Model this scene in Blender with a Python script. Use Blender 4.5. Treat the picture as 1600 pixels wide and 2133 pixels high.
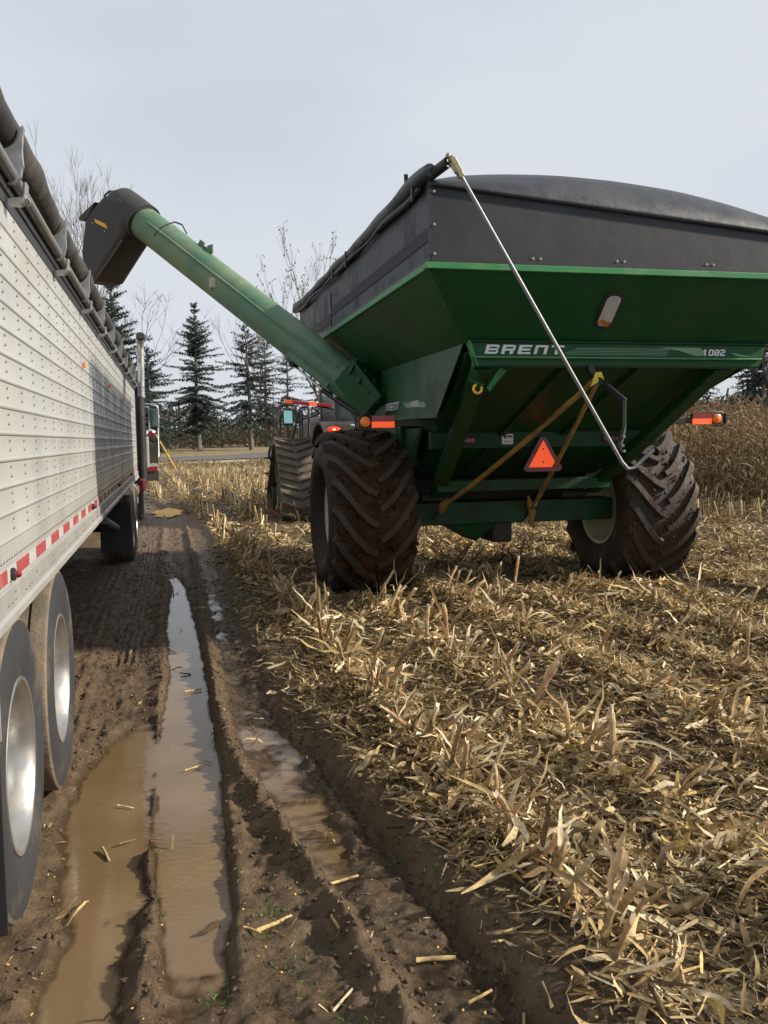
import bpy, bmesh, math, random
import numpy as np
from mathutils import Matrix, Vector, Quaternion

for o in list(bpy.data.objects): bpy.data.objects.remove(o)
SC = bpy.context.scene
COL = SC.collection
rad = math.radians

# ------------------------------------------------------------------ camera
cd = bpy.data.cameras.new('camera'); cam = bpy.data.objects.new('camera', cd); COL.objects.link(cam)
cd.sensor_fit = 'HORIZONTAL'; cd.sensor_width = 36.0; cd.lens = 36.0 * 1844 / 1600
cd.clip_start = 0.05; cd.clip_end = 3000
cam.matrix_world = (Matrix.Translation((0, 0, 1.65)) @ Matrix.Rotation(rad(-13.5), 4, 'Z')
                    @ Matrix.Rotation(rad(90 - 4.72), 4, 'X') @ Matrix.Rotation(rad(-0.8), 4, 'Z'))
SC.camera = cam
SC.render.resolution_x, SC.render.resolution_y = 768, 1024
SC.view_settings.view_transform = 'Standard'; SC.view_settings.look = 'None'
SC.view_settings.gamma = 1.0; SC.view_settings.exposure = 0.5
SC.render.engine = 'CYCLES'
SC.cycles.max_bounces = 6; SC.cycles.use_denoising = True

# ------------------------------------------------------------------ sun and sky
SUN_AZ, SUN_EL = rad(13), rad(29)        # from +X towards -Y (behind right), height
sv = Vector((math.cos(SUN_EL) * math.cos(SUN_AZ), -math.cos(SUN_EL) * math.sin(SUN_AZ), math.sin(SUN_EL)))
sl = bpy.data.lights.new('sun', 'SUN'); sl.energy = 5.0; sl.angle = rad(3.0); sl.color = (1.0, 0.91, 0.78)
so = bpy.data.objects.new('sun', sl); COL.objects.link(so)
so.rotation_euler = (-sv).to_track_quat('-Z', 'Y').to_euler(); so.location = (30, -15, 25)

w = bpy.data.worlds.new('World'); SC.world = w; w.use_nodes = True
N = w.node_tree.nodes; LK = w.node_tree.links; N.clear()
out = N.new('ShaderNodeOutputWorld'); bg = N.new('ShaderNodeBackground'); bg.inputs[1].default_value = 0.075
sky = N.new('ShaderNodeTexSky'); sky.sky_type = 'NISHITA'; sky.sun_disc = False
sky.sun_elevation = SUN_EL; sky.sun_rotation = math.atan2(sv.x, sv.y); sky.dust_density = 2.0; sky.air_density = 1.0
tc = N.new('ShaderNodeTexCoord'); mp = N.new('ShaderNodeMapping'); mp.inputs['Scale'].default_value = (1.0, 1.0, 3.2)
nz = N.new('ShaderNodeTexNoise'); nz.inputs['Scale'].default_value = 1.4; nz.inputs['Detail'].default_value = 3; nz.inputs['Roughness'].default_value = 0.45
cr = N.new('ShaderNodeMapRange'); cr.inputs[1].default_value = 0.30; cr.inputs[2].default_value = 0.62; cr.inputs[3].default_value = 0.68; cr.inputs[4].default_value = 0.97
mx = N.new('ShaderNodeMix'); mx.data_type = 'RGBA'
mx.inputs['B'].default_value = (6.8, 7.15, 7.75, 1)        # thin high cloud veil
LK.new(tc.outputs['Generated'], mp.inputs[0]); LK.new(mp.outputs[0], nz.inputs[0]); LK.new(nz.outputs[0], cr.inputs[0])
LK.new(cr.outputs[0], mx.inputs['Factor']); LK.new(sky.outputs[0], mx.inputs['A'])
LK.new(mx.outputs['Result'], bg.inputs[0]); LK.new(bg.outputs[0], out.inputs[0])

# ------------------------------------------------------------------ helpers
rng = np.random.default_rng(7); random.seed(7)

class MB:
    def __init__(s): s.v = []; s.f = []
    def add(s, v, f):
        b = len(s.v); s.v += [tuple(p) for p in v]; s.f += [tuple(i + b for i in q) for q in f]; return s
    def box(s, c, d, R=None):
        c = Vector(c); h = Vector(d) / 2; vs = []
        for z in (-1, 1):
            for y in (-1, 1):
                for x in (-1, 1):
                    p = Vector((x * h.x, y * h.y, z * h.z)); vs.append(c + (R @ p if R else p))
        return s.add(vs, [(0, 2, 3, 1), (4, 5, 7, 6), (0, 1, 5, 4), (2, 6, 7, 3), (0, 4, 6, 2), (1, 3, 7, 5)])
    def bar(s, p0, p1, wd, ht, up=(0, 0, 1)):
        p0, p1 = Vector(p0), Vector(p1); d = (p1 - p0); L = d.length; d.normalize(); u = Vector(up)
        x = d.cross(u).normalized(); z = x.cross(d).normalized()
        R = Matrix((x, d, z)).transposed()
        return s.box((p0 + p1) / 2, (wd, L, ht), R)
    def tube(s, pts, r, n=10, cap=True):
        pts = [Vector(p) for p in pts]; rr = r if isinstance(r, (list, tuple)) else [r] * len(pts)
        rings = []; prev = None
        for i, p in enumerate(pts):
            t = (pts[min(i + 1, len(pts) - 1)] - pts[max(i - 1, 0)]).normalized()
            a = prev if prev is not None else (Vector((0, 0, 1)) if abs(t.z) < .9 else Vector((1, 0, 0)))
            a = (a - t * a.dot(t)).normalized(); prev = a; b = t.cross(a)
            rings.append([p + (a * math.cos(2 * math.pi * k / n) + b * math.sin(2 * math.pi * k / n)) * rr[i] for k in range(n)])
        vs = [q for g in rings for q in g]; fs = []
        for i in range(len(pts) - 1):
            for k in range(n):
                a = i * n + k; b = i * n + (k + 1) % n; fs.append((a, b, b + n, a + n))
        if cap: fs += [tuple(range(n))[::-1], tuple(range((len(pts) - 1) * n, len(pts) * n))]
        return s.add(vs, fs)
    def prism(s, poly, off):          # 3-D polygon extruded by a vector
        n = len(poly); off = Vector(off); P = [Vector(p) for p in poly]
        return s.add(P + [p + off for p in P], [tuple(range(n))[::-1], tuple(range(n, 2 * n))] + [(i, (i + 1) % n, (i + 1) % n + n, i + n) for i in range(n)])
    def lathe(s, prof, n=48, axis='X', c=(0, 0, 0), closed=False):   # prof: (along, radius)
        vs = []; m = len(prof)
        for k in range(n):
            a = 2 * math.pi * k / n
            for (t, r) in prof:
                q = (t, r * math.cos(a), r * math.sin(a)) if axis == 'X' else ((r * math.cos(a), t, r * math.sin(a)) if axis == 'Y' else (r * math.cos(a), r * math.sin(a), t))
                vs.append((q[0] + c[0], q[1] + c[1], q[2] + c[2]))
        fs = []
        for k in range(n):
            for j in range(m if closed else m - 1):
                a = k * m + j; b = ((k + 1) % n) * m + j; j2 = (j + 1) % m
                fs.append((a, k * m + j2, ((k + 1) % n) * m + j2, b))
        return s.add(vs, fs)
    def mesh(s, name, smooth=False, ang=35):
        me = bpy.data.meshes.new(name); me.from_pydata(s.v, [], s.f); me.update()
        bm = bmesh.new(); bm.from_mesh(me); bmesh.ops.recalc_face_normals(bm, faces=bm.faces); bm.to_mesh(me); bm.free()
        if smooth:
            me.shade_smooth()
            try: me.set_sharp_from_angle(angle=rad(ang))
            except Exception: pass
        return me

def link(name, me, mat, parent=None, loc=(0, 0, 0), rot=(0, 0, 0), wparent=True):
    o = bpy.data.objects.new(name, me); COL.objects.link(o)
    if mat and me is not None and not len(me.materials): me.materials.append(mat)
    o.location = loc; o.rotation_euler = rot
    if parent:
        o.parent = parent
        if wparent and parent.get('_origin') is not None:
            o.matrix_parent_inverse = Matrix.Translation(-Vector(parent['_origin']))
    return o

def part(name, mb, mat, parent=None, smooth=False, bevel=0.0, label=None, kind=None, ang=35, solid=0):
    o = link(name, mb.mesh(name, smooth, ang), mat, parent)
    if solid:
        m = o.modifiers.new('thick', 'SOLIDIFY'); m.thickness = solid; m.offset = 0
    if bevel:
        m = o.modifiers.new('bevel', 'BEVEL'); m.width = bevel; m.segments = 2; m.limit_method = 'ANGLE'; m.angle_limit = rad(40)
    if label: o['label'] = label
    if kind: o['kind'] = kind
    return o

def thing(name, label, cat, loc=(0, 0, 0), group=None):
    o = bpy.data.objects.new(name, None); COL.objects.link(o); o.empty_display_size = .2
    o.location = loc; o['_origin'] = loc; o['label'] = label; o['category'] = cat
    if group: o['group'] = group
    return o
def tag(o, label=None, cat=None, group=None, kind=None):
    if label: o['label'] = label
    if cat: o['category'] = cat
    if group: o['group'] = group
    if kind: o['kind'] = kind
    return o

# value noise -------------------------------------------------------
_lat = rng.random((256, 256))
def vnoise(x, y, s=1.0, seed=0):
    x = np.asarray(x, float) * s + seed * 17.3; y = np.asarray(y, float) * s + seed * 9.1
    xi = np.floor(x).astype(int); yi = np.floor(y).astype(int); fx = x - xi; fy = y - yi
    fx = fx * fx * (3 - 2 * fx); fy = fy * fy * (3 - 2 * fy)
    g = lambda a, b: _lat[a & 255, b & 255]
    return (g(xi, yi) * (1 - fx) + g(xi + 1, yi) * fx) * (1 - fy) + (g(xi, yi + 1) * (1 - fx) + g(xi + 1, yi + 1) * fx) * fy
def fbm(x, y, s, o=4, seed=0):
    t = 0; a = 1; n = 0
    for i in range(o):
        t = t + a * vnoise(x, y, s, seed + i); n += a; a *= .5; s *= 2.1
    return t / n - .5
def sst(a, b, x):
    t = np.clip((np.asarray(x, float) - a) / (b - a), 0, 1); return t * t * (3 - 2 * t)

# ------------------------------------------------------------------ materials
def mat(name, col, rough=.5, metal=0., dirt=None, bump=0., bscale=30., spec=.5, coat=0., var=0., vscale=3., rvar=0., emit=None, estr=0., sss=0.):
    """dirt=(colour, amount 0..1, scale, zfade) : zfade=(z0,z1) more dirt below z0"""
    m = bpy.data.materials.new(name); m.use_nodes = True; nt = m.node_tree; n = nt.nodes; l = nt.links
    b = n['Principled BSDF']; b.inputs['Base Color'].default_value = (*col, 1); b.inputs['Roughness'].default_value = rough
    b.inputs['Metallic'].default_value = metal; b.inputs['Specular IOR Level'].default_value = spec; b.inputs['Coat Weight'].default_value = coat
    b.inputs['Coat Roughness'].default_value = .15
    tcn = n.new('ShaderNodeTexCoord'); co = tcn.outputs['Object']
    def noise(sc, det=5, ro=.6):
        t = n.new('ShaderNodeTexNoise'); t.inputs['Scale'].default_value = sc; t.inputs['Detail'].default_value = det; t.inputs['Roughness'].default_value = ro
        l.new(co, t.inputs['Vector']); return t.outputs[0]
    def mrange(s, a, bb, c, d):
        t = n.new('ShaderNodeMapRange'); l.new(s, t.inputs[0])
        for i, v in enumerate((a, bb, c, d)): t.inputs[i + 1].default_value = v
        return t.outputs[0]
    def mixc(f, A, B):
        t = n.new('ShaderNodeMix'); t.data_type = 'RGBA'
        if isinstance(f, float): t.inputs['Factor'].default_value = f
        else: l.new(f, t.inputs['Factor'])
        for k, v in (('A', A), ('B', B)):
            if isinstance(v, tuple): t.inputs[k].default_value = (*v, 1) if len(v) == 3 else v
            else: l.new(v, t.inputs[k])
        return t.outputs['Result']
    cur = col
    if var:
        f = mrange(noise(vscale, 6), .3, .7, 0, 1)
        cur = mixc(f, tuple(c * (1 - var) for c in col), tuple(min(1, c * (1 + var)) for c in col))
    if dirt:
        dc, am, dsc = dirt[:3]
        f = mrange(noise(dsc, 7, .65), .62 - .42 * am, .80 - .3 * am, 0, min(1, .35 + am))
        if len(dirt) > 3:
            z0, z1 = dirt[3]; sp = n.new('ShaderNodeSeparateXYZ'); l.new(co, sp.inputs[0])
            g = mrange(sp.outputs[2], z0, z1, 1, .15)
            mm = n.new('ShaderNodeMath'); mm.operation = 'MULTIPLY'; l.new(f, mm.inputs[0]); l.new(g, mm.inputs[1]); f = mm.outputs[0]
        cur = mixc(f, cur, dc)
        rr = mrange(f, 0, 1, rough, .9); l.new(rr, b.inputs['Roughness'])
    elif rvar:
        l.new(mrange(noise(vscale * 2, 4), .3, .7, max(0, rough - rvar), min(1, rough + rvar)), b.inputs['Roughness'])
    if not isinstance(cur, tuple): l.new(cur, b.inputs['Base Color'])
    if bump:
        bn = n.new('ShaderNodeBump'); bn.inputs['Strength'].default_value = min(1, bump); bn.inputs['Distance'].default_value = .02
        l.new(noise(bscale, 6), bn.inputs['Height']); l.new(bn.outputs[0], b.inputs['Normal'])
    if emit:
        b.inputs['Emission Color'].default_value = (*emit, 1); b.inputs['Emission Strength'].default_value = estr
    return m

MUD = (.060, .038, .022)
M = {}
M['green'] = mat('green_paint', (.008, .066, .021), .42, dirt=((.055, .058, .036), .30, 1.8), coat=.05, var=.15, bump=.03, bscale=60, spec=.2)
M['green2'] = mat('green_paint_shaded', (.006, .048, .016), .45, spec=.25, dirt=((.034, .028, .018), .4, 4., (.9, 2.2)), var=.15, bump=.04)  # cart green darkened: shade of the low rear put into colour, plus low mud
M['auger'] = mat('faded_green_paint', (.070, .155, .085), .5, dirt=((.20, .225, .14), .42, 1.6), var=.18, bump=.05, bscale=50)
M['vinyl'] = mat('black_vinyl', (.011, .013, .018), .5, dirt=((.020, .022, .027), .3, 2.5), bump=.2, bscale=4, var=.2)
M['tarp'] = mat('tarp_black', (.020, .024, .032), .45, dirt=((.036, .040, .047), .35, 3), bump=.4, bscale=5, var=.2)
M['blackrub'] = mat('black_rubber_hood', (.026, .025, .026), .6, dirt=((.070, .058, .046), .38, 3), bump=.1, bscale=30)
M['blackm'] = mat('black_metal', (.016, .016, .017), .45, dirt=((.06, .05, .04), .18, 6))
M['dark'] = mat('dark_chassis', (.02, .019, .018), .7, dirt=((.06, .045, .03), .5, 5), bump=.1)
M['galv'] = mat('galvanised_steel', (.19, .20, .205), .5, .5, var=.2, rvar=.1, vscale=20)
M['chrome'] = mat('chrome', (.75, .75, .76), .12, 1.0)
M['brass'] = mat('zinc_joint', (.26, .235, .15), .5, .6, var=.2, vscale=30)
M['white'] = mat('white_aluminium_sheet', (.38, .385, .365), .28, .05, dirt=((.29, .285, .26), .5, 1.7), var=.12, vscale=2.2, bump=.05, bscale=3, coat=.35)
M['rail'] = mat('aluminium_rail', (.42, .415, .39), .40, .45, dirt=((.25, .21, .16), .3, 3), var=.1, bump=.03)
M['alu'] = mat('cast_aluminium', (.34, .35, .355), .42, .7, var=.25, vscale=25)
M['rivet'] = mat('rivet', (.13, .13, .125), .5, .4)
M['rim'] = mat('polished_rim', (.47, .465, .445), .33, .85, dirt=((.26, .21, .15), .30, 7), var=.08, vscale=5)
M['tyre'] = mat('tyre_rubber', (.026, .028, .031), .62, dirt=((.14, .11, .075), .26, 4), bump=.15, bscale=60, var=.2)
M['tyretread'] = mat('tyre_tread_muddy', (.10, .082, .06), .75, dirt=((.20, .15, .10), .5, 5), bump=.4, bscale=40, var=.3)
M['tracrub'] = mat('muddy_cart_tyre', (.020, .018, .016), .55, dirt=((.050, .030, .019), .66, 3.2), bump=.8, bscale=16, var=.3, vscale=6)
M['lug'] = mat('tyre_lug', (.030, .028, .026), .45, dirt=((.052, .030, .017), .62, 4.5), bump=.6, bscale=30, var=.3, vscale=6)
M['track'] = mat('rubber_track', (.075, .062, .050), .75, dirt=((.17, .13, .09), .55, 4), bump=.4, bscale=25, var=.3)
M['ivory'] = mat('ivory_rim', (.62, .64, .46), .45, dirt=((.25, .2, .13), .22, 5))
M['mudmat'] = mat('mud_caked', MUD, .8, bump=.6, bscale=25, var=.4, vscale=8)
M['cake'] = mat('caked_mud', (.046, .026, .014), .9, spec=.2, var=.45, vscale=5, bump=.9, bscale=30)
M['red'] = mat('red_lens', (.25, .012, .015), .25, coat=.4)
M['dred'] = mat('dull_red_reflector', (.16, .008, .022), .3, coat=.3)
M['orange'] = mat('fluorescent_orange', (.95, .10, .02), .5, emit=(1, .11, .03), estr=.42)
M['amber'] = mat('amber_lens', (.75, .17, .02), .3, coat=.3, emit=(1, .25, .02), estr=.06)
M['lit'] = mat('lit_tail_lamp', (.8, .02, .01), .3, emit=(1, .02, .01), estr=.9)
M['litcore'] = mat('lit_tail_bulb', (1, .6, .2), .3, emit=(1, .45, .08), estr=1.6)
M['tapew'] = mat('white_reflective_tape', (.38, .38, .36), .45, dirt=((.32, .30, .26), .3, 8))
M['taper'] = mat('red_reflective_tape', (.30, .05, .055), .5, dirt=((.35, .2, .17), .2, 9))
M['yellow'] = mat('yellow_decal', (.75, .42, .03), .45, dirt=((.3, .2, .08), .3, 9))
M['strap'] = mat('yellow_webbing', (.33, .205, .045), .85, dirt=((.13, .085, .04), .5, 6), bump=.3, bscale=160)
M['straptop'] = mat('clean_yellow_webbing', (.66, .52, .08), .75, bump=.3, bscale=160)
M['decal'] = mat('silver_lettering', (.62, .63, .64), .4, .2, dirt=((.3, .3, .27), .2, 8))
M['decal2'] = mat('dark_decal', (.03, .05, .035), .4)
M['decal3'] = mat('pale_green_decal', (.13, .26, .16), .4)
M['sticker'] = mat('white_sticker', (.7, .7, .68), .5)
M['flap'] = mat('black_flap', (.010, .010, .011), .7)
M['ink'] = mat('black_ink', (.02, .02, .022), .5)
M['blue'] = mat('blue_ink', (.03, .09, .35), .5)
M['grey'] = mat('grey_window_plastic', (.42, .44, .45), .3, dirt=((.55, .56, .55), .3, 14))
M['corngold'] = mat('corn_grain', (.72, .40, .06), .5, var=.3, vscale=60, bump=.5, bscale=90)
M['cabwhite'] = mat('white_cab_paint', (.62, .62, .60), .3, coat=.5)
M['glass'] = mat('dark_glass', (.03, .05, .05), .05, coat=.5)
M['mirrorg'] = mat('teal_reflection_mirror', (.30, .62, .55), .06, 1.0)  # cyan reflection put into the mirror's base colour
M['redpaint'] = mat('red_paint', (.28, .015, .018), .35, coat=.3, dirt=((.1, .06, .04), .2, 4))
M['maroon'] = mat('dark_maroon_paint', (.05, .010, .012), .4, dirt=((.07, .055, .045), .35, 3))
M['conifer'] = mat('conifer_needles', (.030, .048, .036), .75, var=.35, vscale=1.2)
M['bark'] = mat('bark', (.15, .125, .10), .9, var=.3, vscale=4, bump=.5, bscale=12)
M['barkdark'] = mat('dark_bark', (.085, .072, .062), .9, var=.3, vscale=3)
M['road'] = mat('asphalt', (.10, .098, .098), .85, var=.15)
M['clod'] = mat('mud_clod', (.080, .052, .029), .7, var=.35, vscale=30, bump=.7, bscale=60)

def tint_mat(name, rough=.75, sp=.25, trans=.15, rampmul=1.0):
    m = bpy.data.materials.new(name); m.use_nodes = True; nt = m.node_tree; n = nt.nodes; l = nt.links
    b = n['Principled BSDF']; b.inputs['Roughness'].default_value = rough; b.inputs['Specular IOR Level'].default_value = sp
    a = n.new('ShaderNodeAttribute'); a.attribute_name = 'tint'
    tcn = n.new('ShaderNodeTexCoord'); t = n.new('ShaderNodeTexNoise'); t.inputs['Scale'].default_value = 45; t.inputs['Detail'].default_value = 4
    l.new(tcn.outputs['Object'], t.inputs['Vector'])
    mr = n.new('ShaderNodeMapRange'); l.new(t.outputs[0], mr.inputs[0])
    for i, v in enumerate((.3, .7, .68 * rampmul, 1.22 * rampmul)): mr.inputs[i + 1].default_value = v
    vm = n.new('ShaderNodeVectorMath'); vm.operation = 'SCALE'; l.new(a.outputs['Color'], vm.inputs[0]); l.new(mr.outputs[0], vm.inputs['Scale'])
    l.new(vm.outputs[0], b.inputs['Base Color'])
    if trans:
        tr = n.new('ShaderNodeBsdfTranslucent'); l.new(vm.outputs[0], tr.inputs[0]); ms = n.new('ShaderNodeMixShader'); ms.inputs[0].default_value = trans
        l.new(b.outputs[0], ms.inputs[1]); l.new(tr.outputs[0], ms.inputs[2]); l.new(ms.outputs[0], n['Material Output'].inputs[0])
    return m
M['residue'] = tint_mat('dry_corn_residue')
M['leafy'] = tint_mat('tinted_leaf', .8, .2, .2)

def ground_material():
    m = bpy.data.materials.new('wet_mud_and_soil'); m.use_nodes = True; nt = m.node_tree; n = nt.nodes; l = nt.links
    b = n['Principled BSDF']; tcn = n.new('ShaderNodeTexCoord')
    at = n.new('ShaderNodeAttribute'); at.attribute_name = 'zone'     # r: straw cover, g: wetness, b: dry grass
    sp = n.new('ShaderNodeSeparateColor'); l.new(at.outputs['Color'], sp.inputs[0])
    def noise(s, d=6, r=.6):
        t = n.new('ShaderNodeTexNoise'); t.inputs['Scale'].default_value = s; t.inputs['Detail'].default_value = d; t.inputs['Roughness'].default_value = r
        l.new(tcn.outputs['Object'], t.inputs['Vector']); return t.outputs[0]
    def ramp(s, stops):
        r = n.new('ShaderNodeValToRGB'); l.new(s, r.inputs[0]); e = r.color_ramp.elements
        while len(e) < len(stops): e.new(.5)
        for i, (p, c) in enumerate(stops): e[i].position = p; e[i].color = (*c, 1)
        return r.outputs[0]
    def mix(f, A, B):
        t = n.new('ShaderNodeMix'); t.data_type = 'RGBA'; l.new(f, t.inputs['Factor']); l.new(A, t.inputs['A']); l.new(B, t.inputs['B']); return t.outputs['Result']
    mud = ramp(noise(7, 8, .7), [(.28, (.078, .049, .025)), (.5, (.150, .099, .053)), (.72, (.235, .166, .095))])
    straw = ramp(noise(38, 5, .8), [(.30, (.030, .019, .010)), (.50, (.11, .075, .037)), (.68, (.30, .22, .11))])
    grass = ramp(noise(3.0, 8, .75), [(.3, (.13, .10, .05)), (.55, (.26, .20, .105)), (.75, (.36, .29, .17))])
    # scattered fine straw flecks in the mud
    fl = n.new('ShaderNodeMapRange'); l.new(noise(120, 3, .7), fl.inputs[0])
    for i, v in enumerate((.60, .64, 0, .75)): fl.inputs[i + 1].default_value = v
    fc = n.new('ShaderNodeRGB'); fc.outputs[0].default_value = (.30, .22, .12, 1)
    c = mix(fl.outputs[0], mud, fc.outputs[0])
    c = mix(sp.outputs[0], c, straw); c = mix(sp.outputs[2], c, grass)
    wd = n.new('ShaderNodeMapRange'); l.new(sp.outputs[1], wd.inputs[0])       # soaked soil is darker than damp soil
    for i, v in enumerate((.55, 1, 1, .66)): wd.inputs[i + 1].default_value = v
    vs = n.new('ShaderNodeVectorMath'); vs.operation = 'SCALE'; l.new(c, vs.inputs[0]); l.new(wd.outputs[0], vs.inputs['Scale']); c = vs.outputs[0]
    l.new(c, b.inputs['Base Color'])
    # roughness: wet mud shiny in patches
    wr = n.new('ShaderNodeMapRange'); l.new(noise(5, 6, .7), wr.inputs[0])
    for i, v in enumerate((.38, .62, .22, .72)): wr.inputs[i + 1].default_value = v
    wm = n.new('ShaderNodeMapRange'); l.new(sp.outputs[1], wm.inputs[0])
    for i, v in enumerate((.55, 1, 1, .3)): wm.inputs[i + 1].default_value = v
    wq = n.new('ShaderNodeMath'); wq.operation = 'MULTIPLY'; l.new(wr.outputs[0], wq.inputs[0]); l.new(wm.outputs[0], wq.inputs[1])
    mr = n.new('ShaderNodeMix'); l.new(sp.outputs[1], mr.inputs['Factor']); mr.inputs['A'].default_value = .85; l.new(wq.outputs[0], mr.inputs['B'])
    l.new(mr.outputs['Result'], b.inputs['Roughness']); b.inputs['Specular IOR Level'].default_value = .4
    b1 = n.new('ShaderNodeBump'); b1.inputs['Strength'].default_value = 1.0; b1.inputs['Distance'].default_value = .05; l.new(noise(30, 12, .78), b1.inputs['Height'])
    b2 = n.new('ShaderNodeBump'); b2.inputs['Strength'].default_value = .8; b2.inputs['Distance'].default_value = .012; l.new(noise(110, 5, .7), b2.inputs['Height'])
    l.new(b1.outputs[0], b2.inputs['Normal']); l.new(b2.outputs[0], b.inputs['Normal'])
    return m

def water_material():
    m = bpy.data.materials.new('muddy_puddle_water'); m.use_nodes = True; nt = m.node_tree; n = nt.nodes; l = nt.links
    b = n['Principled BSDF']; b.inputs['Roughness'].default_value = .045; b.inputs['IOR'].default_value = 1.33; b.inputs['Specular IOR Level'].default_value = .5
    tcn = n.new('ShaderNodeTexCoord')
    t = n.new('ShaderNodeTexNoise'); t.inputs['Scale'].default_value = 2.2; t.inputs['Detail'].default_value = 6; l.new(tcn.outputs['Object'], t.inputs['Vector'])
    r = n.new('ShaderNodeValToRGB'); l.new(t.outputs[0], r.inputs[0]); e = r.color_ramp.elements
    e[0].position = .3; e[0].color = (.125, .080, .038, 1); e[1].position = .7; e[1].color = (.175, .118, .064, 1); l.new(r.outputs[0], b.inputs['Base Color'])
    mp = n.new('ShaderNodeMapping'); mp.inputs['Scale'].default_value = (10, 26, 1); mp.inputs['Rotation'].default_value = (0, 0, .25); l.new(tcn.outputs['Object'], mp.inputs[0])
    t2 = n.new('ShaderNodeTexNoise'); t2.inputs['Scale'].default_value = 1.6; t2.inputs['Detail'].default_value = 3; l.new(mp.outputs[0], t2.inputs['Vector'])
    bn = n.new('ShaderNodeBump'); bn.inputs['Strength'].default_value = .16; bn.inputs['Distance'].default_value = .006; l.new(t2.outputs[0], bn.inputs['Height']); l.new(bn.outputs[0], b.inputs['Normal'])
    at = n.new('ShaderNodeAttribute'); at.attribute_name = 'depth'; l.new(at.outputs['Fac'], b.inputs['Alpha'])     # thin water at the margin lets the mud show
    return m

# ------------------------------------------------------------------ ground
def itp(tab, Y):
    a = np.array(tab); o = np.argsort(a[:, 1]); return np.interp(Y, a[o, 1], a[o, 0])
BANK = [(1.04, 1.6), (1.04, 2.2), (1.0, 2.62), (.935, 3.0), (.877, 3.56), (.807, 4.27), (.69, 5.1), (.60, 6.25), (.60, 8.4), (.62, 10.9), (.62, 14.7), (.60, 17), (.15, 21), (-.35, 24), (-.9, 28), (-4, 34)]
R1L = [(-.03, 2.2), (-.075, 2.88), (-.07, 3.19), (-.115, 3.6), (-.11, 4.05), (-.12, 4.67), (-.095, 5.5), (-.045, 6.6), (-.07, 8.4), (-.05, 9.6), (.0, 10.6), (-.1, 11.6)]
R1R = [(.10, 2.2), (.123, 2.88), (.141, 3.13), (.155, 3.5), (.17, 3.97), (.184, 4.58), (.19, 5.4), (.19, 6.56), (.16, 8.1), (.13, 9.4), (.11, 10.3), (.02, 11.6)]
LL = [(-.44, 1.9), (-.43, 2.8), (-.37, 3.09), (-.46, 3.35), (-.46, 3.66), (-.50, 4.15), (-.48, 4.62), (-.34, 5.19), (-.21, 5.6)]
LR = [(-.22, 1.9), (-.21, 2.66), (-.20, 2.97), (-.166, 3.28), (-.16, 3.59), (-.15, 4.06), (-.14, 4.67), (-.138, 5.5)]
P2L = [(.56, 2.9), (.53, 3.13), (.488, 3.45), (.453, 3.79), (.411, 4.19), (.342, 4.75), (.31, 5.57), (.33, 6.2), (.35, 7.9), (.34, 9.9), (.33, 10.6)]
P2R = [(.62, 2.9), (.667, 3.09), (.664, 3.54), (.653, 3.95), (.631, 4.75), (.553, 5.5), (.47, 6.2), (.45, 7.6), (.46, 9.9), (.44, 10.6)]
BERM = [(.63, 1.9), (.605, 2.42), (.565, 2.71), (.506, 3.1), (.43, 3.6), (.35, 4.03), (.262, 4.7), (.235, 5.6), (.25, 7), (.26, 10), (.27, 14)]
RUT3 = [(.97, 1.9), (.935, 2.456), (.881, 3.0), (.83, 3.54), (.76, 4.28), (.63, 6.1), (.55, 8)]
WL = -.064
def rut(X, Y, L, R, depth, soft, y0, y1, ysoft=.35):
    l = itp(L, Y); r = itp(R, Y); j = .022 * fbm(X, Y, 6, 3, 40)
    inside = sst(-soft, soft * .6, X - l + j) * sst(-soft, soft * .6, r - X + j)
    return depth * inside * sst(y0 - ysoft, y0 + ysoft, Y) * (1 - sst(y1 - ysoft, y1 + ysoft, Y))
def terrain(X, Y):
    D = np.hypot(X, Y)
    return 1.05 * sst(42, 95, D)
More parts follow.
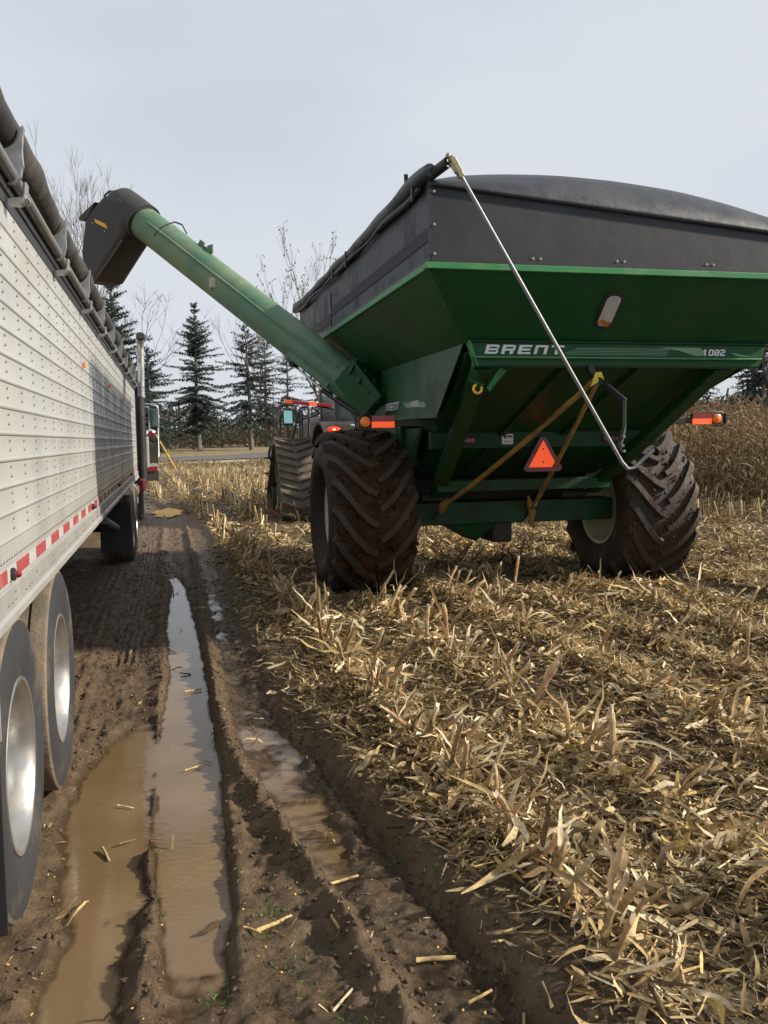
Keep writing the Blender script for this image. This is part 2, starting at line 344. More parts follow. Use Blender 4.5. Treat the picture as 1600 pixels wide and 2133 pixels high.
def ground_z(X, Y, fine=True):
    X = np.asarray(X, float); Y = np.asarray(Y, float)
    e = itp(BANK, Y) + .05 * fbm(X, Y, 3.2, 3, 3)
    fld = sst(-.09, .07, X - e)
    z = -.040 + fld * .085 + fld * .035 * np.exp(-((np.mod(X - 1.27 + .037 * (Y - 2.5) + .40, .80) - .40) / .11) ** 2) * (X > .8) * (Y < 45)
    tr = 1 - fld
    if fine:
        z = z + fld * (.05 * fbm(X, Y, 1.4, 4, 5) + .02 * fbm(X, Y, 9, 2, 6))
        z = z + tr * (.045 * fbm(X, Y, 4.5, 4, 8) + .045 * fbm(X, Y, 17, 3, 9) + .022 * np.maximum(0, fbm(X, Y, 22, 3, 11)))
    d1 = rut(X, Y, R1L, R1R, .085, .05, 2.75, 11.3); d2 = rut(X, Y, LL, LR, .062, .07, 2.0, 5.5, .3)
    d3 = (rut(X, Y, P2L, P2R, .052, .05, 3.15, 5.75, .25) + rut(X, Y, P2L, P2R, .046, .05, 7.4, 10.2, .5)) * np.clip(.9 + 1.6 * fbm(X, Y, 3.5, 3, 45), .3, 1.3)
    d4 = rut(X, Y, P2L, P2R, .014, .05, 1, 13)
    z = z - np.maximum.reduce([d1, d2, d3, d4])
    calm = np.clip(np.maximum.reduce([d1, d2, d3]) / .05, 0, 1)
    # berms
    b = itp(BERM, Y); z = z + tr * .065 * np.exp(-((X - b + .03 * fbm(X, Y, 5, 3, 21)) / .045) ** 2) * (1 + 1.2 * fbm(X, Y, 12, 3, 22))
    b2 = .5 * (itp(R1L, Y) + itp(LR, np.minimum(Y, 5.5))); z = z + .016 * np.exp(-((X - b2) / .03) ** 2) * (1 + 6 * fbm(X, Y, 6, 3, 23)) * (Y < 6.5) - .006 * np.exp(-((X - b2) / .05) ** 2) * (Y > 3.3) * (Y < 5.4)
    z = z + .03 * np.exp(-((X - b2) / .09) ** 2) * (1 - sst(2.9, 3.5, Y))
    b3 = itp(R1R, Y) + .06; z = z + .012 * np.exp(-((X - b3) / .05) ** 2) * tr
    z = z + tr * .030 * fbm(X * 9, Y * .55, 1.0, 4, 28) * (1 - .7 * calm)
    b4 = itp(R1L, Y) - .07; z = z + .03 * np.exp(-((X - b4) / .06) ** 2) * (Y > 5.6) * (1 + fbm(X, Y, 9, 3, 27))
    r3 = itp(RUT3, Y); z = z - tr * .04 * np.exp(-((X - r3) / .05) ** 2) * (Y < 7)
    # truck tyre ruts under and in front of the trailer wheels
    tt = np.exp(-((X + .77) / .24) ** 4) * (Y < 14.5); z = z + .045 * tt + .009 * tt * np.sin((X + .03 * fbm(X, Y, 1.5, 2, 33)) * 2 * math.pi / .085) * np.clip(.5 + 2.5 * fbm(X, Y, 2.5, 3, 34), 0, 1)
    t5 = np.exp(-((X + .36) / .10) ** 4) * (Y > 5.6) * (Y < 16); z = z + .012 * t5 * np.sin(X * 2 * math.pi / .055 + 3 * fbm(X, Y, 2, 3, 35)) * np.clip(.3 + 3 * fbm(X, Y, 3, 3, 36), 0, 1)
    # cart wheel tracks pressed into the field
    for c in (2.02, 5.25):
        z = z - .045 * np.exp(-((X - c) / .42) ** 4) * sst(.5, 2, Y) * (1 - sst(15.5, 17, Y)) * fld
    # dips where the heavy wheels stand
    z = z + terrain(X, Y)
    return z

def lines(a, b, f):
    o = [a]
    while o[-1] < b: o.append(o[-1] + f(o[-1]))
    return o
xs = np.array(sorted(set([round(v, 4) for v in
     list(-np.array(lines(2.2, 700, lambda t: .12 + .22 * (t - 2.2)))) + lines(-2.2, -1.0, lambda t: .06) + lines(-1.0, 1.25, lambda t: .0125)
     + lines(1.25, 8, lambda t: .05) + lines(8.1, 700, lambda t: .2 + .2 * (t - 8))])))
ys = np.array(lines(-6, 1.8, lambda t: .4)[:-1] + lines(1.8, 24, lambda t: .0052 * t) + lines(24.3, 900, lambda t: .45 + .06 * (t - 24)))
GX, GY = np.meshgrid(xs, ys); GZ = ground_z(GX, GY)
nx, ny = len(xs), len(ys)
idx = np.arange(nx * ny).reshape(ny, nx)
q = np.stack([idx[:-1, :-1], idx[:-1, 1:], idx[1:, 1:], idx[1:, :-1]], -1).reshape(-1, 4)

def np_mesh(name, V, F, smooth=False, tint=None, attr='tint'):
    """V (n,3), F (m,k) all faces the same size"""
    me = bpy.data.meshes.new(name); V = np.asarray(V, np.float32); F = np.asarray(F, np.int32); k = F.shape[1]
    me.vertices.add(len(V)); me.vertices.foreach_set('co', V.ravel())
    me.loops.add(F.size); me.loops.foreach_set('vertex_index', F.ravel())
    me.polygons.add(len(F)); me.polygons.foreach_set('loop_start', np.arange(0, F.size, k, dtype=np.int32))
    if smooth: me.polygons.foreach_set('use_smooth', np.ones(len(F), bool))
    if tint is not None:
        a = me.attributes.new(attr, 'FLOAT_COLOR', 'POINT'); T = np.ones((len(V), 4), np.float32); T[:, :3] = tint; a.data.foreach_set('color', T.ravel())
    me.update(calc_edges=True); me.validate(); return me

e = itp(BANK, GY) + .05 * fbm(GX, GY, 3.2, 3, 3)
fldm = sst(-.03, .12, GX - e); D = np.hypot(GX, GY)
grassm = sst(46, 50, D + 2.5 * fbm(GX, GY, .6, 3, 50))
wet = np.clip(1 - fldm * .8, 0, 1) * (1 - sst(20, 30, GY)) * (.55 + .45 * (1 - sst(.004, .034, GZ - WL)))
for c in (2.02, 5.25): fldm = fldm * (1 - .55 * np.exp(-((GX - c) / .40) ** 4) * (GY < 17) * np.clip(.5 + 1.6 * fbm(GX, GY, 1.3, 3, 61), 0, 1))
zone = np.stack([fldm, wet, grassm], -1).reshape(-1, 3)
g = link('ground', np_mesh('ground', np.stack([GX, GY, GZ], -1).reshape(-1, 3), q, True, zone, 'zone'), ground_material())
tag(g, 'muddy harvested field with wheel ruts running beside the trailer', kind='structure')

WM = water_material()
def sheet(name, x0, x1, y0, y1, z, label, n=1):
    gx, gy = np.meshgrid(np.arange(x0, x1, .018), np.array(lines(y0, y1, lambda t: .007 * t + .004))); r_, c_ = gx.shape
    dp = z - ground_z(gx, gy); al = .25 * sst(-.002, .003, dp) + .75 * sst(.002, .024, dp)
    ix = np.arange(r_ * c_).reshape(r_, c_); fq = np.stack([ix[:-1, :-1], ix[:-1, 1:], ix[1:, 1:], ix[1:, :-1]], -1).reshape(-1, 4)
    o = link(name, np_mesh(name, np.stack([gx, gy, np.full_like(gx, z)], -1).reshape(-1, 3), fq, True, np.repeat(al.reshape(-1, 1), 3, 1), 'depth'), WM)
    tag(o, label, kind='structure')
sheet('puddle', -.62, .24, 1.2, 12.2, WL, 'long brown puddle filling the rut beside the trailer wheels')
sheet('puddle', .262, .75, 2.6, 10.6, WL - .006, 'narrow puddle in the rut nearest the corn stubble')

# road and verge beyond the field
def ribbon(name, pts, wd, m, dz, label, thick=.0):
    V = []; F = []
    for i, (x, y) in enumerate(pts):
        a = Vector(pts[max(0, i - 1)]); b = Vector(pts[min(len(pts) - 1, i + 1)]); d = (b - a).normalized(); nn = Vector((-d.y, d.x))
        for s in (-1, 1):
            p = Vector((x, y)) + nn * s * wd / 2; V.append((p.x, p.y, float(ground_z(p.x, p.y, False)) + dz))
    for i in range(len(pts) - 1): F.append((2 * i, 2 * i + 1, 2 * i + 3, 2 * i + 2))
    o = link(name, np_mesh(name, V, F), m); tag(o, label, kind='structure'); return o
ribbon('road', [(-60, 63.5), (-30, 63), (-10, 63), (0, 63.4), (6, 65.5), (10, 70), (16, 76), (40, 90), (90, 110)], 6.0, M['road'], .05, 'grey country road crossing behind the field')
M['gravel'] = mat('pale_gravel', (.34, .30, .24), .95, var=.2, vscale=6, bump=.3)
ribbon('path', [(-60, 58), (-20, 57.6), (-4, 57.6), (1.5, 58), (5.5, 59.6)], 2.4, M['gravel'], .03, 'pale gravel shoulder in front of the road')

# ------------------------------------------------------------------ grain trailer
TX = -.53; TY0, TY1 = 2.55, 15.05
T = thing('grain_trailer', 'long white ribbed grain trailer with rolled tarp standing beside the muddy ruts', 'trailer', (-1.83, 8.8, 0))
NR = 13; Z0R, DZR = 1.325, .0885
for i in range(NR):                                    # horizontal side panels, each with a raised bead at its lower edge
    z0 = Z0R + i * DZR; z1 = z0 + DZR - .0015
    prof = [(0, z0), (.0018, z0 + .002), (.0038, z0 + .006), (.0038, z0 + .009), (.0018, z0 + .013), (0, z0 + .016), (0, z1)]
    m = MB(); V = []
    for y in (TY0, TY1): V += [(TX + px, y, pz) for px, pz in prof] + [(TX - .03, y, z1), (TX - .03, y, z0)]
    n = len(prof) + 2
    m.add(V, [(k, (k + 1) % n, (k + 1) % n + n, k + n) for k in range(n)] + [tuple(range(n)), tuple(range(n, 2 * n))])
    part('side_panel', m, M['white'], T, True, ang=50)
part('lower_side_panel', MB().box((TX - .015, (TY0 + TY1) / 2, 1.2545), (.03, TY1 - TY0, .139)), M['white'], T, bevel=.002)
# bottom rail: slightly flared extrusion with lower lip
m = MB(); pr = [(-.03, 1.186), (.006, 1.186), (.010, 1.180), (.012, 1.110), (.022, 1.100), (.024, 1.078), (-.03, 1.078)]
V = [(TX + a, y, b) for y in (TY0 - .03, TY1 + .02) for a, b in pr]; n = len(pr)
m.add(V, [(k, (k + 1) % n, (k + 1) % n + n, k + n) for k in range(n)] + [tuple(range(n)), tuple(range(n, 2 * n))])
part('bottom_rail', m, M['rail'], T)
m = MB(); pr = [(-.06, 2.474), (.004, 2.474), (.004, 2.515), (.012, 2.520), (.012, 2.60), (-.06, 2.60)]
V = [(TX + a, y, b) for y in (TY0 - .03, TY1 + .02) for a, b in pr]; n = len(pr)
m.add(V, [(k, (k + 1) % n, (k + 1) % n + n, k + n) for k in range(n)] + [tuple(range(n)), tuple(range(n, 2 * n))])
part('top_rail', m, M['blackm'], T)
# rivets: several hundred tiny domes, one joined part
RV = []; RF = []
def dome(c, r):
    b = len(RV)
    for rr, h in ((1, 0), (.75, .55)):
        for k in range(6): a = k * math.pi / 3; RV.append((c[0] + h * r, c[1] + rr * r * math.cos(a), c[2] + rr * r * math.sin(a)))
    RV.append((c[0] + .8 * r, c[1], c[2]))
    for k in range(6):
        k2 = (k + 1) % 6; RF.append((b + k, b + k2, b + 6 + k2)); RF.append((b + k, b + 6 + k2, b + 6 + k)); RF.append((b + 6 + k, b + 6 + k2, b + 12))
yy = TY0 + .08
while yy < TY1 - .1:
    for i in range(NR):
        dome((TX, yy + .004, Z0R + i * DZR + .040), .0066); dome((TX, yy, Z0R + i * DZR + .072), .0066)
    yy += .30
yy = TY0 + .02
while yy < TY1: dome((TX, yy, 1.272), .0062); yy += .05
yy = TY0 + .1; k = 0
while yy < TY1:
    if k % 5 < 3: dome((TX + .011, yy, 1.135), .006)
    if k % 7 == 0: dome((TX + .011, yy, 1.160), .006)
    yy += .07; k += 1
o = link('rivet_rows', np_mesh('rivet_rows', RV, RF, True), M['rivet'], T); o['kind'] = 'stuff'
# reflective tape
yy = TY0 + .24; k = 0
while yy < TY1 - .3:
    part('reflective_tape', MB().box((TX + .0015, yy + .135, 1.221), (.003, .268, .044)), M['taper'], T)
    part('reflective_tape', MB().box((TX + .0015, yy + .36, 1.221), (.003, .178, .044)), M['tapew'], T)
    yy += .46
for y in (3.13, 6.3, 9.5, 12.4):
    o = part('marker_light', MB().lathe([(0, .022), (.010, .022), (.013, .017), (.015, .0)], 16, 'X', (TX + .004, y, 1.218)), M['blackm'], T, True)
    part('lens', MB().lathe([(.0, .013), (.010, .0125), (.018, .008), (.020, .0)], 14, 'X', (TX + .016, y, 1.218)), M['dred'], o, True)
for y, z in ((6.05, 2.15), (8.6, 2.17), (11.3, 2.17), (13.6, 2.17)):
    part('side_reflector', MB().box((TX + .012, y, z), (.014, .05, .035)), M['amber'], T, bevel=.004)
# tarp roll with a wavy lie, cradle brackets, lower pipe
m = MB(); pts = []; rr = []
for i in range(70):
    y = TY0 - .3 + (TY1 + .2 - TY0 + .3) * i / 69
    pts.append((TX - .018 + .006 * math.sin(y * 2.1), y, 2.742 + .006 * math.sin(y * 4.7))); rr.append(.072 + .006 * math.sin(y * 5.3) + .004 * math.sin(y * 13))
m.tube(pts, rr, 18)
TARPROLL = mat('dusty_tarp_roll', (.022, .021, .021), .65, dirt=((.095, .080, .062), .40, 3.0), bump=.5, bscale=8, var=.3)
part('tarp_roll', m, TARPROLL, T, True)
part('tarp_pipe', MB().tube([(TX + .028, TY0 - .3, 2.575), (TX + .028, TY1, 2.575)], .022, 12), mat('dull_pipe', (.20, .20, .20), .45, .5, dirt=((.16, .13, .1), .4, 5)), T, True)
BY = [3.36 + 1.32 * k for k in range(9)]
cx, cz, R0 = TX - .018, 2.742, .084
outer = [(cx + R0 * math.cos(rad(a)), cz + R0 * math.sin(rad(a))) for a in range(-115, -39, 8)]
tip = [(cx + R0 - .010, cz - .040), (cx + R0 - .002, cz - .005), (cx + R0 + .008, cz + .004), (cx + R0 + .012, cz - .008), (cx + R0 + .006, cz - .035)]
low = [(cx + R0 + .002, cz - .075), (cx + R0 + .002, cz - .10), (cx + R0 + .004, cz - .135), (cx + .083, cz - .145), (cx + .078, cz - .172), (cx + .055, cz - .196), (cx + .030, cz - .196), (cx + .055, cz - .172), (cx + .058, cz - .145), (cx + .034, cz - .13), (TX + .0125, cz - .12)]
POLY = outer + tip + low
for y in BY:
    b = part('tarp_bracket', MB().prism([(x, y - .012, z) for x, z in POLY], (0, .024, 0)), M['alu'], T, bevel=.004)
    part('flange', MB().prism([(TX + .0125, y - .028, 2.475), (cx + .075, y - .028, 2.475), (cx + .092, y - .028, 2.495), (cx + .098, y - .028, 2.55), (cx + .086, y - .028, 2.55), (cx + .080, y - .028, 2.50), (TX + .0125, y - .028, 2.492)], (0, .056, 0)), M['alu'], b, bevel=.004)
    part('clip', MB().tube([(cx + .094, y - .012, 2.50), (cx + .102, y, 2.49), (cx + .094, y + .012, 2.478)], .005, 6), M['chrome'], b)
# hidden walls, front, rear, floor, grain
part('far_side_wall', MB().box((-3.115, 8.8, 1.85), (.03, TY1 - TY0, 1.5)), M['white'], T)
part('front_wall', MB().box((-1.83, TY1 + .017, 1.85), (2.59, .03, 1.5)), M['white'], T)
part('rear_wall', MB().box((-1.83, TY0 - .017, 1.85), (2.59, .03, 1.5)), M['white'], T)
part('hopper_floor', MB().box((-1.83, 8.8, 1.35), (2.5, TY1 - TY0 - .1, .04)), M['rail'], T)
for y in (6.6, 10.9):
    part('hopper_chute', MB().add([(-2.9, y - 1.7, 1.08), (-.75, y - 1.7, 1.08), (-.75, y + 1.7, 1.08), (-2.9, y + 1.7, 1.08), (-2.2, y - .35, .55), (-1.45, y - .35, .55), (-1.45, y + .35, .55), (-2.2, y + .35, .55)],
         [(0, 1, 2, 3), (4, 7, 6, 5), (0, 4, 5, 1), (1, 5, 6, 2), (2, 6, 7, 3), (3, 7, 4, 0)]), M['rail'], T, bevel=.01)
for x in (-1.35, -2.3): part('chassis_rail', MB().box((x, 8.8, 1.0), (.10, 12.2, .14)), M['dark'], T)
part('kingpin_plate', MB().box((-1.83, 13.6, 1.03), (2.3, 2.6, .05)), M['dark'], T)
part('cross_brace', MB().tube([(-.75, 10.4, .78), (-.72, 12.2, .52)], .045, 12), M['galv'], T, True)
for x in (-.82, -2.84):
    lg = part('landing_leg', MB().box((x, 12.55, .78), (.11, .11, .66)), M['dark'], T, bevel=.01)
    part('foot_plate', MB().box((x, 12.55, .43), (.2, .26, .03)), M['dark'], lg, bevel=.005)
    part('brace_strut', MB().bar((x, 12.5, .6), (x, 11.7, 1.05), .05, .05), M['galv'], lg)

def truck_wheel(parent, x, y, z, side, R=.52, W=.40, rimr=.30, tread=True, rim=True):
    e = bpy.data.objects.new('wheel', None); COL.objects.link(e); e.parent = parent; e.matrix_parent_inverse = Matrix.Translation(-Vector(parent['_origin'])); e.location = (x, y, z)
    s = side; h = W / 2
    sw = [(-h * .86, rimr + .02), (-h, rimr + .10), (-h * .98, R - .06), (-h * .93, R - .022)]
    ms = MB().lathe([(s * a, r) for a, r in [(h * .90, rimr - .004), (h * .955, rimr + .02), (h * 1.0, rimr + .075), (h * 1.01, rimr + .12), (h * .985, R - .05), (h * .935, R - .016)]], 64)
    link('sidewall', ms.mesh('sidewall', True, 60), M['tyre'], e, wparent=False)
    tp = [(h * .935, R - .016), (h * .90, R - .004)]
    ng = 5; a = h * .86
    for k in range(ng):
        x0 = a - (2 * a) * k / ng; x1 = a - (2 * a) * (k + 1) / ng + .014
        tp += [(x0, R), (x1, R)] + ([(x1 - .002, R - .014), (x1 - .012, R - .014)] if k < ng - 1 else [])
    tp += [(-h * .93, R - .01), (-h, R - .06), (-h, rimr + .06), (-h * .9, rimr)]
    link('tyre', MB().lathe([(s * p, r) for p, r in tp], 64).mesh('tyre', True, 30), M['tyretread'], e, wparent=False)
    if rim:
        rp = [(h * .90, rimr - .004), (h * .93, rimr + .006), (h * .955, rimr + .004), (h * .95, rimr - .010), (h * .88, rimr - .016), (h * .80, rimr - .030), (h * .55, rimr - .034), (h * .20, rimr - .042), (h * .08, rimr - .06), (h * .04, rimr - .10), (h * .04, .12), (h * .08, .115)]
        link('rim', MB().lathe([(s * p, r) for p, r in rp], 72).mesh('rim', True, 40), M['rim'], e, wparent=False)
        link('hub', MB().lathe([(s * (h * .06), .12), (s * (h * .5), .112), (s * (h * .6), .09), (s * h * .62, 0)], 32).mesh('hub', True, 40), M['rim'], e, wparent=False)
        for k in range(10):
            t = 2 * math.pi * k / 10
            link('lug_nut', MB().lathe([(s * h * .05, .016), (s * (h * .05 + .035), .016), (s * (h * .05 + .04), .0)], 6, 'X', (0, .168 * math.cos(t), .168 * math.sin(t))).mesh('lug_nut'), M['chrome'], e, wparent=False)
    return e
WZ = .53
wa = truck_wheel(T, TX - .20, 3.245, WZ, 1); wb = truck_wheel(T, TX - .20, 4.43, WZ, 1)
for y in (3.245, 4.43):
    truck_wheel(T, -3.13 + .2, y, WZ, -1, rim=False); part('axle', MB().tube([(-3.0, y, WZ), (-.7, y, WZ)], .06, 12), M['dark'], T, True)
# maker's sticker on the nearest rim
st = link('rim_sticker', MB().box((.125, .012, -.2645), (.020, .022, .002)).mesh('rim_sticker'), M['blue'], wa, wparent=False)
# mud flap behind wheels
part('mud_flap', MB().box((-.735, 2.672, .62), (.46, .012, .80)), M['flap'], T, bevel=.002)
part('flap_hanger', MB().box((-.73, 2.655, .94), (.47, .012, .27)), M['rail'], T)

# corn load in the trailer
V = []; F = []; NX, NY = 16, 60
for j in range(NY):
    for i in range(NX):
        x = -3.09 + 2.52 * i / (NX - 1); y = TY0 + .03 + (TY1 - TY0 - .06) * j / (NY - 1)
        V.append((x, y, 1.75 + .5 * math.exp(-((y - 12.6) / 1.6) ** 2 - ((x + 1.3) / 1.2) ** 2) + .03 * random.random()))
for j in range(NY - 1):
    for i in range(NX - 1): a = j * NX + i; F.append((a, a + 1, a + 1 + NX, a + NX))
tag(link('corn_grain', np_mesh('corn_grain', V, F, True), M['corngold']), 'heap of yellow shelled corn filling the grain trailer', 'grain', kind='stuff')

# ------------------------------------------------------------------ semi truck pulling the trailer
K = thing('semi_truck', 'white semi truck with black exhaust stack hitched in front of the trailer', 'truck', (-1.83, 17.5, 0))
for x in (-1.4, -2.26): part('frame_rail', MB().box((x, 17.2, .85), (.09, 9.2, .24)), M['dark'], K)
for y in (12.95, 14.25):
    truck_wheel(K, -.74, y, .47, 1, W=.42); truck_wheel(K, -2.92, y, .47, -1, W=.42, rim=False)
    part('axle', MB().tube([(-2.9, y, .47), (-.75, y, .47)], .07, 12), M['dark'], K, True)
for x in (-.76, -2.9): truck_wheel(K, x, 20.3, .47, 1 if x > -1.8 else -1, W=.28)
part('mud_flap', MB().box((-.74, 12.30, .52), (.40, .012, .66)), M['blackrub'], K)
part('quarter_fender', MB().bar((-.74, 12.33, .95), (-.74, 12.33, 1.02), .44, .05, (0, 1, 0)), M['chrome'], K)
m = MB()
cab = [(17.1, 1.0), (17.1, 2.95), (17.25, 3.05), (18.6, 3.02), (18.95, 2.85), (19.35, 2.1), (19.4, 1.0)]
m.prism([(-2.86, y, z) for y, z in cab], (2.06, 0, 0)); part('cab', m, M['cabwhite'], K, bevel=.04)
part('hood', MB().prism([(-2.65, y, z) for y, z in [(19.35, .9), (19.35, 2.0), (21.2, 1.8), (21.35, 1.65), (21.4, .7), (19.4, .7)]], (1.64, 0, 0)), M['cabwhite'], K, bevel=.05)
part('cab_window', MB().prism([(-.797, y, z) for y, z in [(17.9, 2.05), (17.9, 2.75), (18.75, 2.72), (19.1, 2.1)]], (.006, 0, 0)), M['glass'], K)
part('rear_window', MB().box((-1.83, 17.096, 2.4), (1.2, .006, .5)), M['glass'], K)
part('fuel_tank', MB().lathe([(16.6, 0), (16.6, .27), (16.63, .29), (18.0, .29), (18.03, .27), (18.03, 0)], 28, 'Y', (-.90, 0, .72)), M['chrome'], K, True)
part('cab_step', MB().box((-.86, 18.7, .62), (.36, 1.0, .5)), M['rail'], K, bevel=.02)
# exhaust stack
part('exhaust_shield', MB().tube([(-.475, 15.65, .92), (-.475, 15.65, 2.42)], .085, 20), M['blackm'], K, True)
part('exhaust_shield', MB().tube([(-.56, 15.72, .95), (-.56, 15.72, 2.86)], .055, 16), M['blackm'], K, True)
ex = part('exhaust_pipe', MB().tube([(-.445, 15.65, 2.40), (-.43, 15.65, 3.20), (-.43, 15.64, 3.30), (-.425, 15.60, 3.38), (-.42, 15.53, 3.43)], [.06, .06, .062, .066, .07], 18), mat('sooty_chrome', (.62, .62, .62), .28, .9, dirt=((.04, .04, .04), .42, 4)), K, True)
part('exhaust_tip', MB().tube([(-.422, 15.56, 3.405), (-.42, 15.525, 3.432)], .074, 18), M['blackm'], ex, True)
part('stack_bracket', MB().bar((-.475, 15.65, 1.2), (-1.4, 15.65, 1.0), .06, .06), M['dark'], K)
part('stack_bracket', MB().bar((-.5, 15.66, 2.3), (-.9, 17.1, 2.3), .04, .04), M['dark'], K)
# mirror with bracket, lamp, step and flap that stick out beyond the trailer
mr = part('mirror', MB().box((-.305, 19.0, 2.14), (.155, .07, .40)), mat('mirror_back_dark', (.035, .05, .045), .3), K, bevel=.02)
part('mirror_glass', MB().box((-.305, 18.962, 2.15), (.125, .006, .34)), mat('mirror_glass', (.16, .24, .21), .08, 1.0), mr)  # greenish reflection put into the glass colour
part('mirror_bracket', MB().tube([(-.80, 19.0, 2.42), (-.55, 19.0, 2.44), (-.30, 19.0, 2.43), (-.235, 19.0, 2.40), (-.215, 19.0, 2.33), (-.215, 19.0, 1.36), (-.30, 19.0, 1.28), (-.80, 19.0, 1.05)], .017, 10), M['chrome'], K, True)
part('mirror_bracket', MB().tube([(-.80, 19.02, 2.36), (-.40, 19.02, 2.38), (-.40, 19.02, 1.9), (-.80, 19.02, 1.85)], .012, 8), M['chrome'], K, True)
hl = part('round_lamp', MB().lathe([(-.05, 0), (-.05, .05), (-.02, .085), (.02, .088), (.05, .06), (.07, .0)], 22, 'Y', (-.365, 18.6, 1.83)), M['chrome'], K, True)
part('lens', MB().lathe([(-.056, 0), (-.056, .055), (-.03, .075)], 18, 'Y', (-.365, 18.6, 1.815)), M['dred'], hl, True)
part('side_box', MB().box((-.52, 18.4, 1.45), (.22, .3, .62)), M['rail'], K, bevel=.02)
part('fender_plate', MB().box((-.35, 18.55, 1.40), (.22, .02, .34)), M['dark'], K, bevel=.004)
part('reflector_panel', MB().box((-.36, 18.535, 1.185), (.20, .02, .05)), M['tapew'], K)
part('reflector_panel', MB().box((-.36, 18.535, 1.115), (.20, .02, .085)), M['red'], K)
part('rear_flap', MB().box((-.36, 18.56, .97), (.235, .012, .20)), M['blackrub'], K)
part('antenna', MB().tube([(-.37, 18.95, 2.43), (-.40, 18.95, 3.45)], .007, 6), M['blackm'], K)
# landing-gear side red gear box near trailer corner
part('red_air_line_box', MB().box((-.44, 14.55, .975), (.085, .16, .20)), mat('dull_red', (.14, .01, .02), .4), K, bevel=.03)
m = MB()
for k in range(6): m.tube([(-.40, 14.47, .88 - .055 * k), (-.33, 14.47, .88 - .055 * k)], .016, 8)
part('spring_coil', m, M['galv'], K, True)
part('hanger_bracket', MB().box((-.46, 14.56, .66), (.07, .10, .42)), M['dark'], K, bevel=.01)

# ------------------------------------------------------------------ grain cart
C0 = thing('grain_cart', 'large green grain cart with black tarped top and unloading auger raised', 'grain cart', (3.63, 9.5, 0))
XL, XR, YR, YF = 1.86, 5.40, 6.20, 12.70
RIMG = mat('sunlit_green_paint', (.030, .20, .060), .42, dirt=((.16, .2, .11), .25, 3), var=.1)  # dusty cart green made paler: sunlit rim and lip highlight put into colour
def quad(p, t=.006): return MB().prism(p, t if not isinstance(t, float) else (0, 0, t))
# upper sloped hopper
part('rear_hopper_panel', MB().add([(XL, YR, 2.858), (XR, YR, 2.858), (4.98, 6.67, 2.395), (2.28, 6.67, 2.395)], [(0, 1, 2, 3)]), M['green'], C0, solid=.008)
lp = part('left_hopper_panel', MB().add([(XL, YR, 2.858), (2.28, 6.67, 2.395), (2.28, 12.2, 2.395), (XL, YF, 2.858)], [(0, 1, 2, 3)]), M['green'], C0, solid=.008)
part('right_hopper_panel', MB().add([(XR, YR, 2.858), (4.98, 6.67, 2.395), (4.98, 12.2, 2.395), (XR, YF, 2.858)], [(0, 1, 2, 3)]), M['green'], C0, solid=.008)
part('front_hopper_panel', MB().add([(XL, YF, 2.858), (XR, YF, 2.858), (4.98, 12.2, 2.395), (2.28, 12.2, 2.395)], [(0, 1, 2, 3)]), M['green'], C0, solid=.008)
part('corner_seam', MB().bar((XL + .004, YR - .004, 2.85), (2.284, 6.665, 2.39), .03, .012), M['green'], C0)
# rim flange
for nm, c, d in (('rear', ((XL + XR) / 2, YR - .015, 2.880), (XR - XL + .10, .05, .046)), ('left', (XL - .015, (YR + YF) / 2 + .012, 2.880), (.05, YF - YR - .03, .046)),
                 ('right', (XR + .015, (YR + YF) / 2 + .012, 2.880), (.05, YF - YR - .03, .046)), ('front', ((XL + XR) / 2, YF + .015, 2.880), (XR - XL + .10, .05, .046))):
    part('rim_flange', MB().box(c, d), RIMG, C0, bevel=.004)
part('yellow_decal', MB().box((XL - .042, 10.9, 2.878), (.003, .16, .044)), M['yellow'], C0)
# black extension
ze = lambda x: 3.468 - .0822 * (x - 1.848)
EB = 2.906
def ext_panel(name, a, b, za, zb, tn): return part(name, MB().prism([(a[0], a[1], EB), (b[0], b[1], EB), (b[0], b[1], zb), (a[0], a[1], za)], tn), M['vinyl'], C0, bevel=.003)
ext_panel('rear_extension', (XL, YR + .006), (XR, YR + .006), ze(XL), ze(XR), (0, .02, 0))
le = ext_panel('left_extension', (XL + .002, YR + .03), (XL + .002, YF), 3.48, 3.48, (.02, 0, 0))
ext_panel('right_extension', (XR - .022, YR + .03), (XR - .022, YF), ze(XR), ze(XR), (.02, 0, 0))
ext_panel('front_extension', (XL, YF), (XR, YF), ze(XL), ze(XR), (0, .02, 0))
part('rubber_band', MB().prism([(XL - .004, YR + .03, 3.065), (XL - .004, 10.2, 3.065), (XL - .004, 10.2, 3.165), (XL - .004, YR + .03, 3.165)], (.004, 0, 0)), mat('rubber_black', (.010, .010, .011), .7), le)
part('rubber_band', MB().prism([(XL - .004, 10.24, 3.00), (XL - .004, 12.6, 3.00), (XL - .004, 12.6, 3.11), (XL - .004, 10.24, 3.11)], (.004, 0, 0)), mat('rubber_brown', (.035, .026, .02), .7), le)
part('seam_strip', MB().box((XL - .004, 10.22, 3.13), (.008, .02, .40)), M['vinyl'], le)
part('bottom_trim', MB().box(((XL + XR) / 2, YR - .004, 2.925), (XR - XL, .012, .036)), M['blackm'], C0)
part('bottom_trim', MB().box((XL - .008, (YR + YF) / 2, 2.925), (.012, YF - YR - .04, .036)), M['blackm'], C0)
part('corner_strip', MB().box((XL - .004, YR - .002, 3.19), (.03, .012, .55)), M['vinyl'], C0)
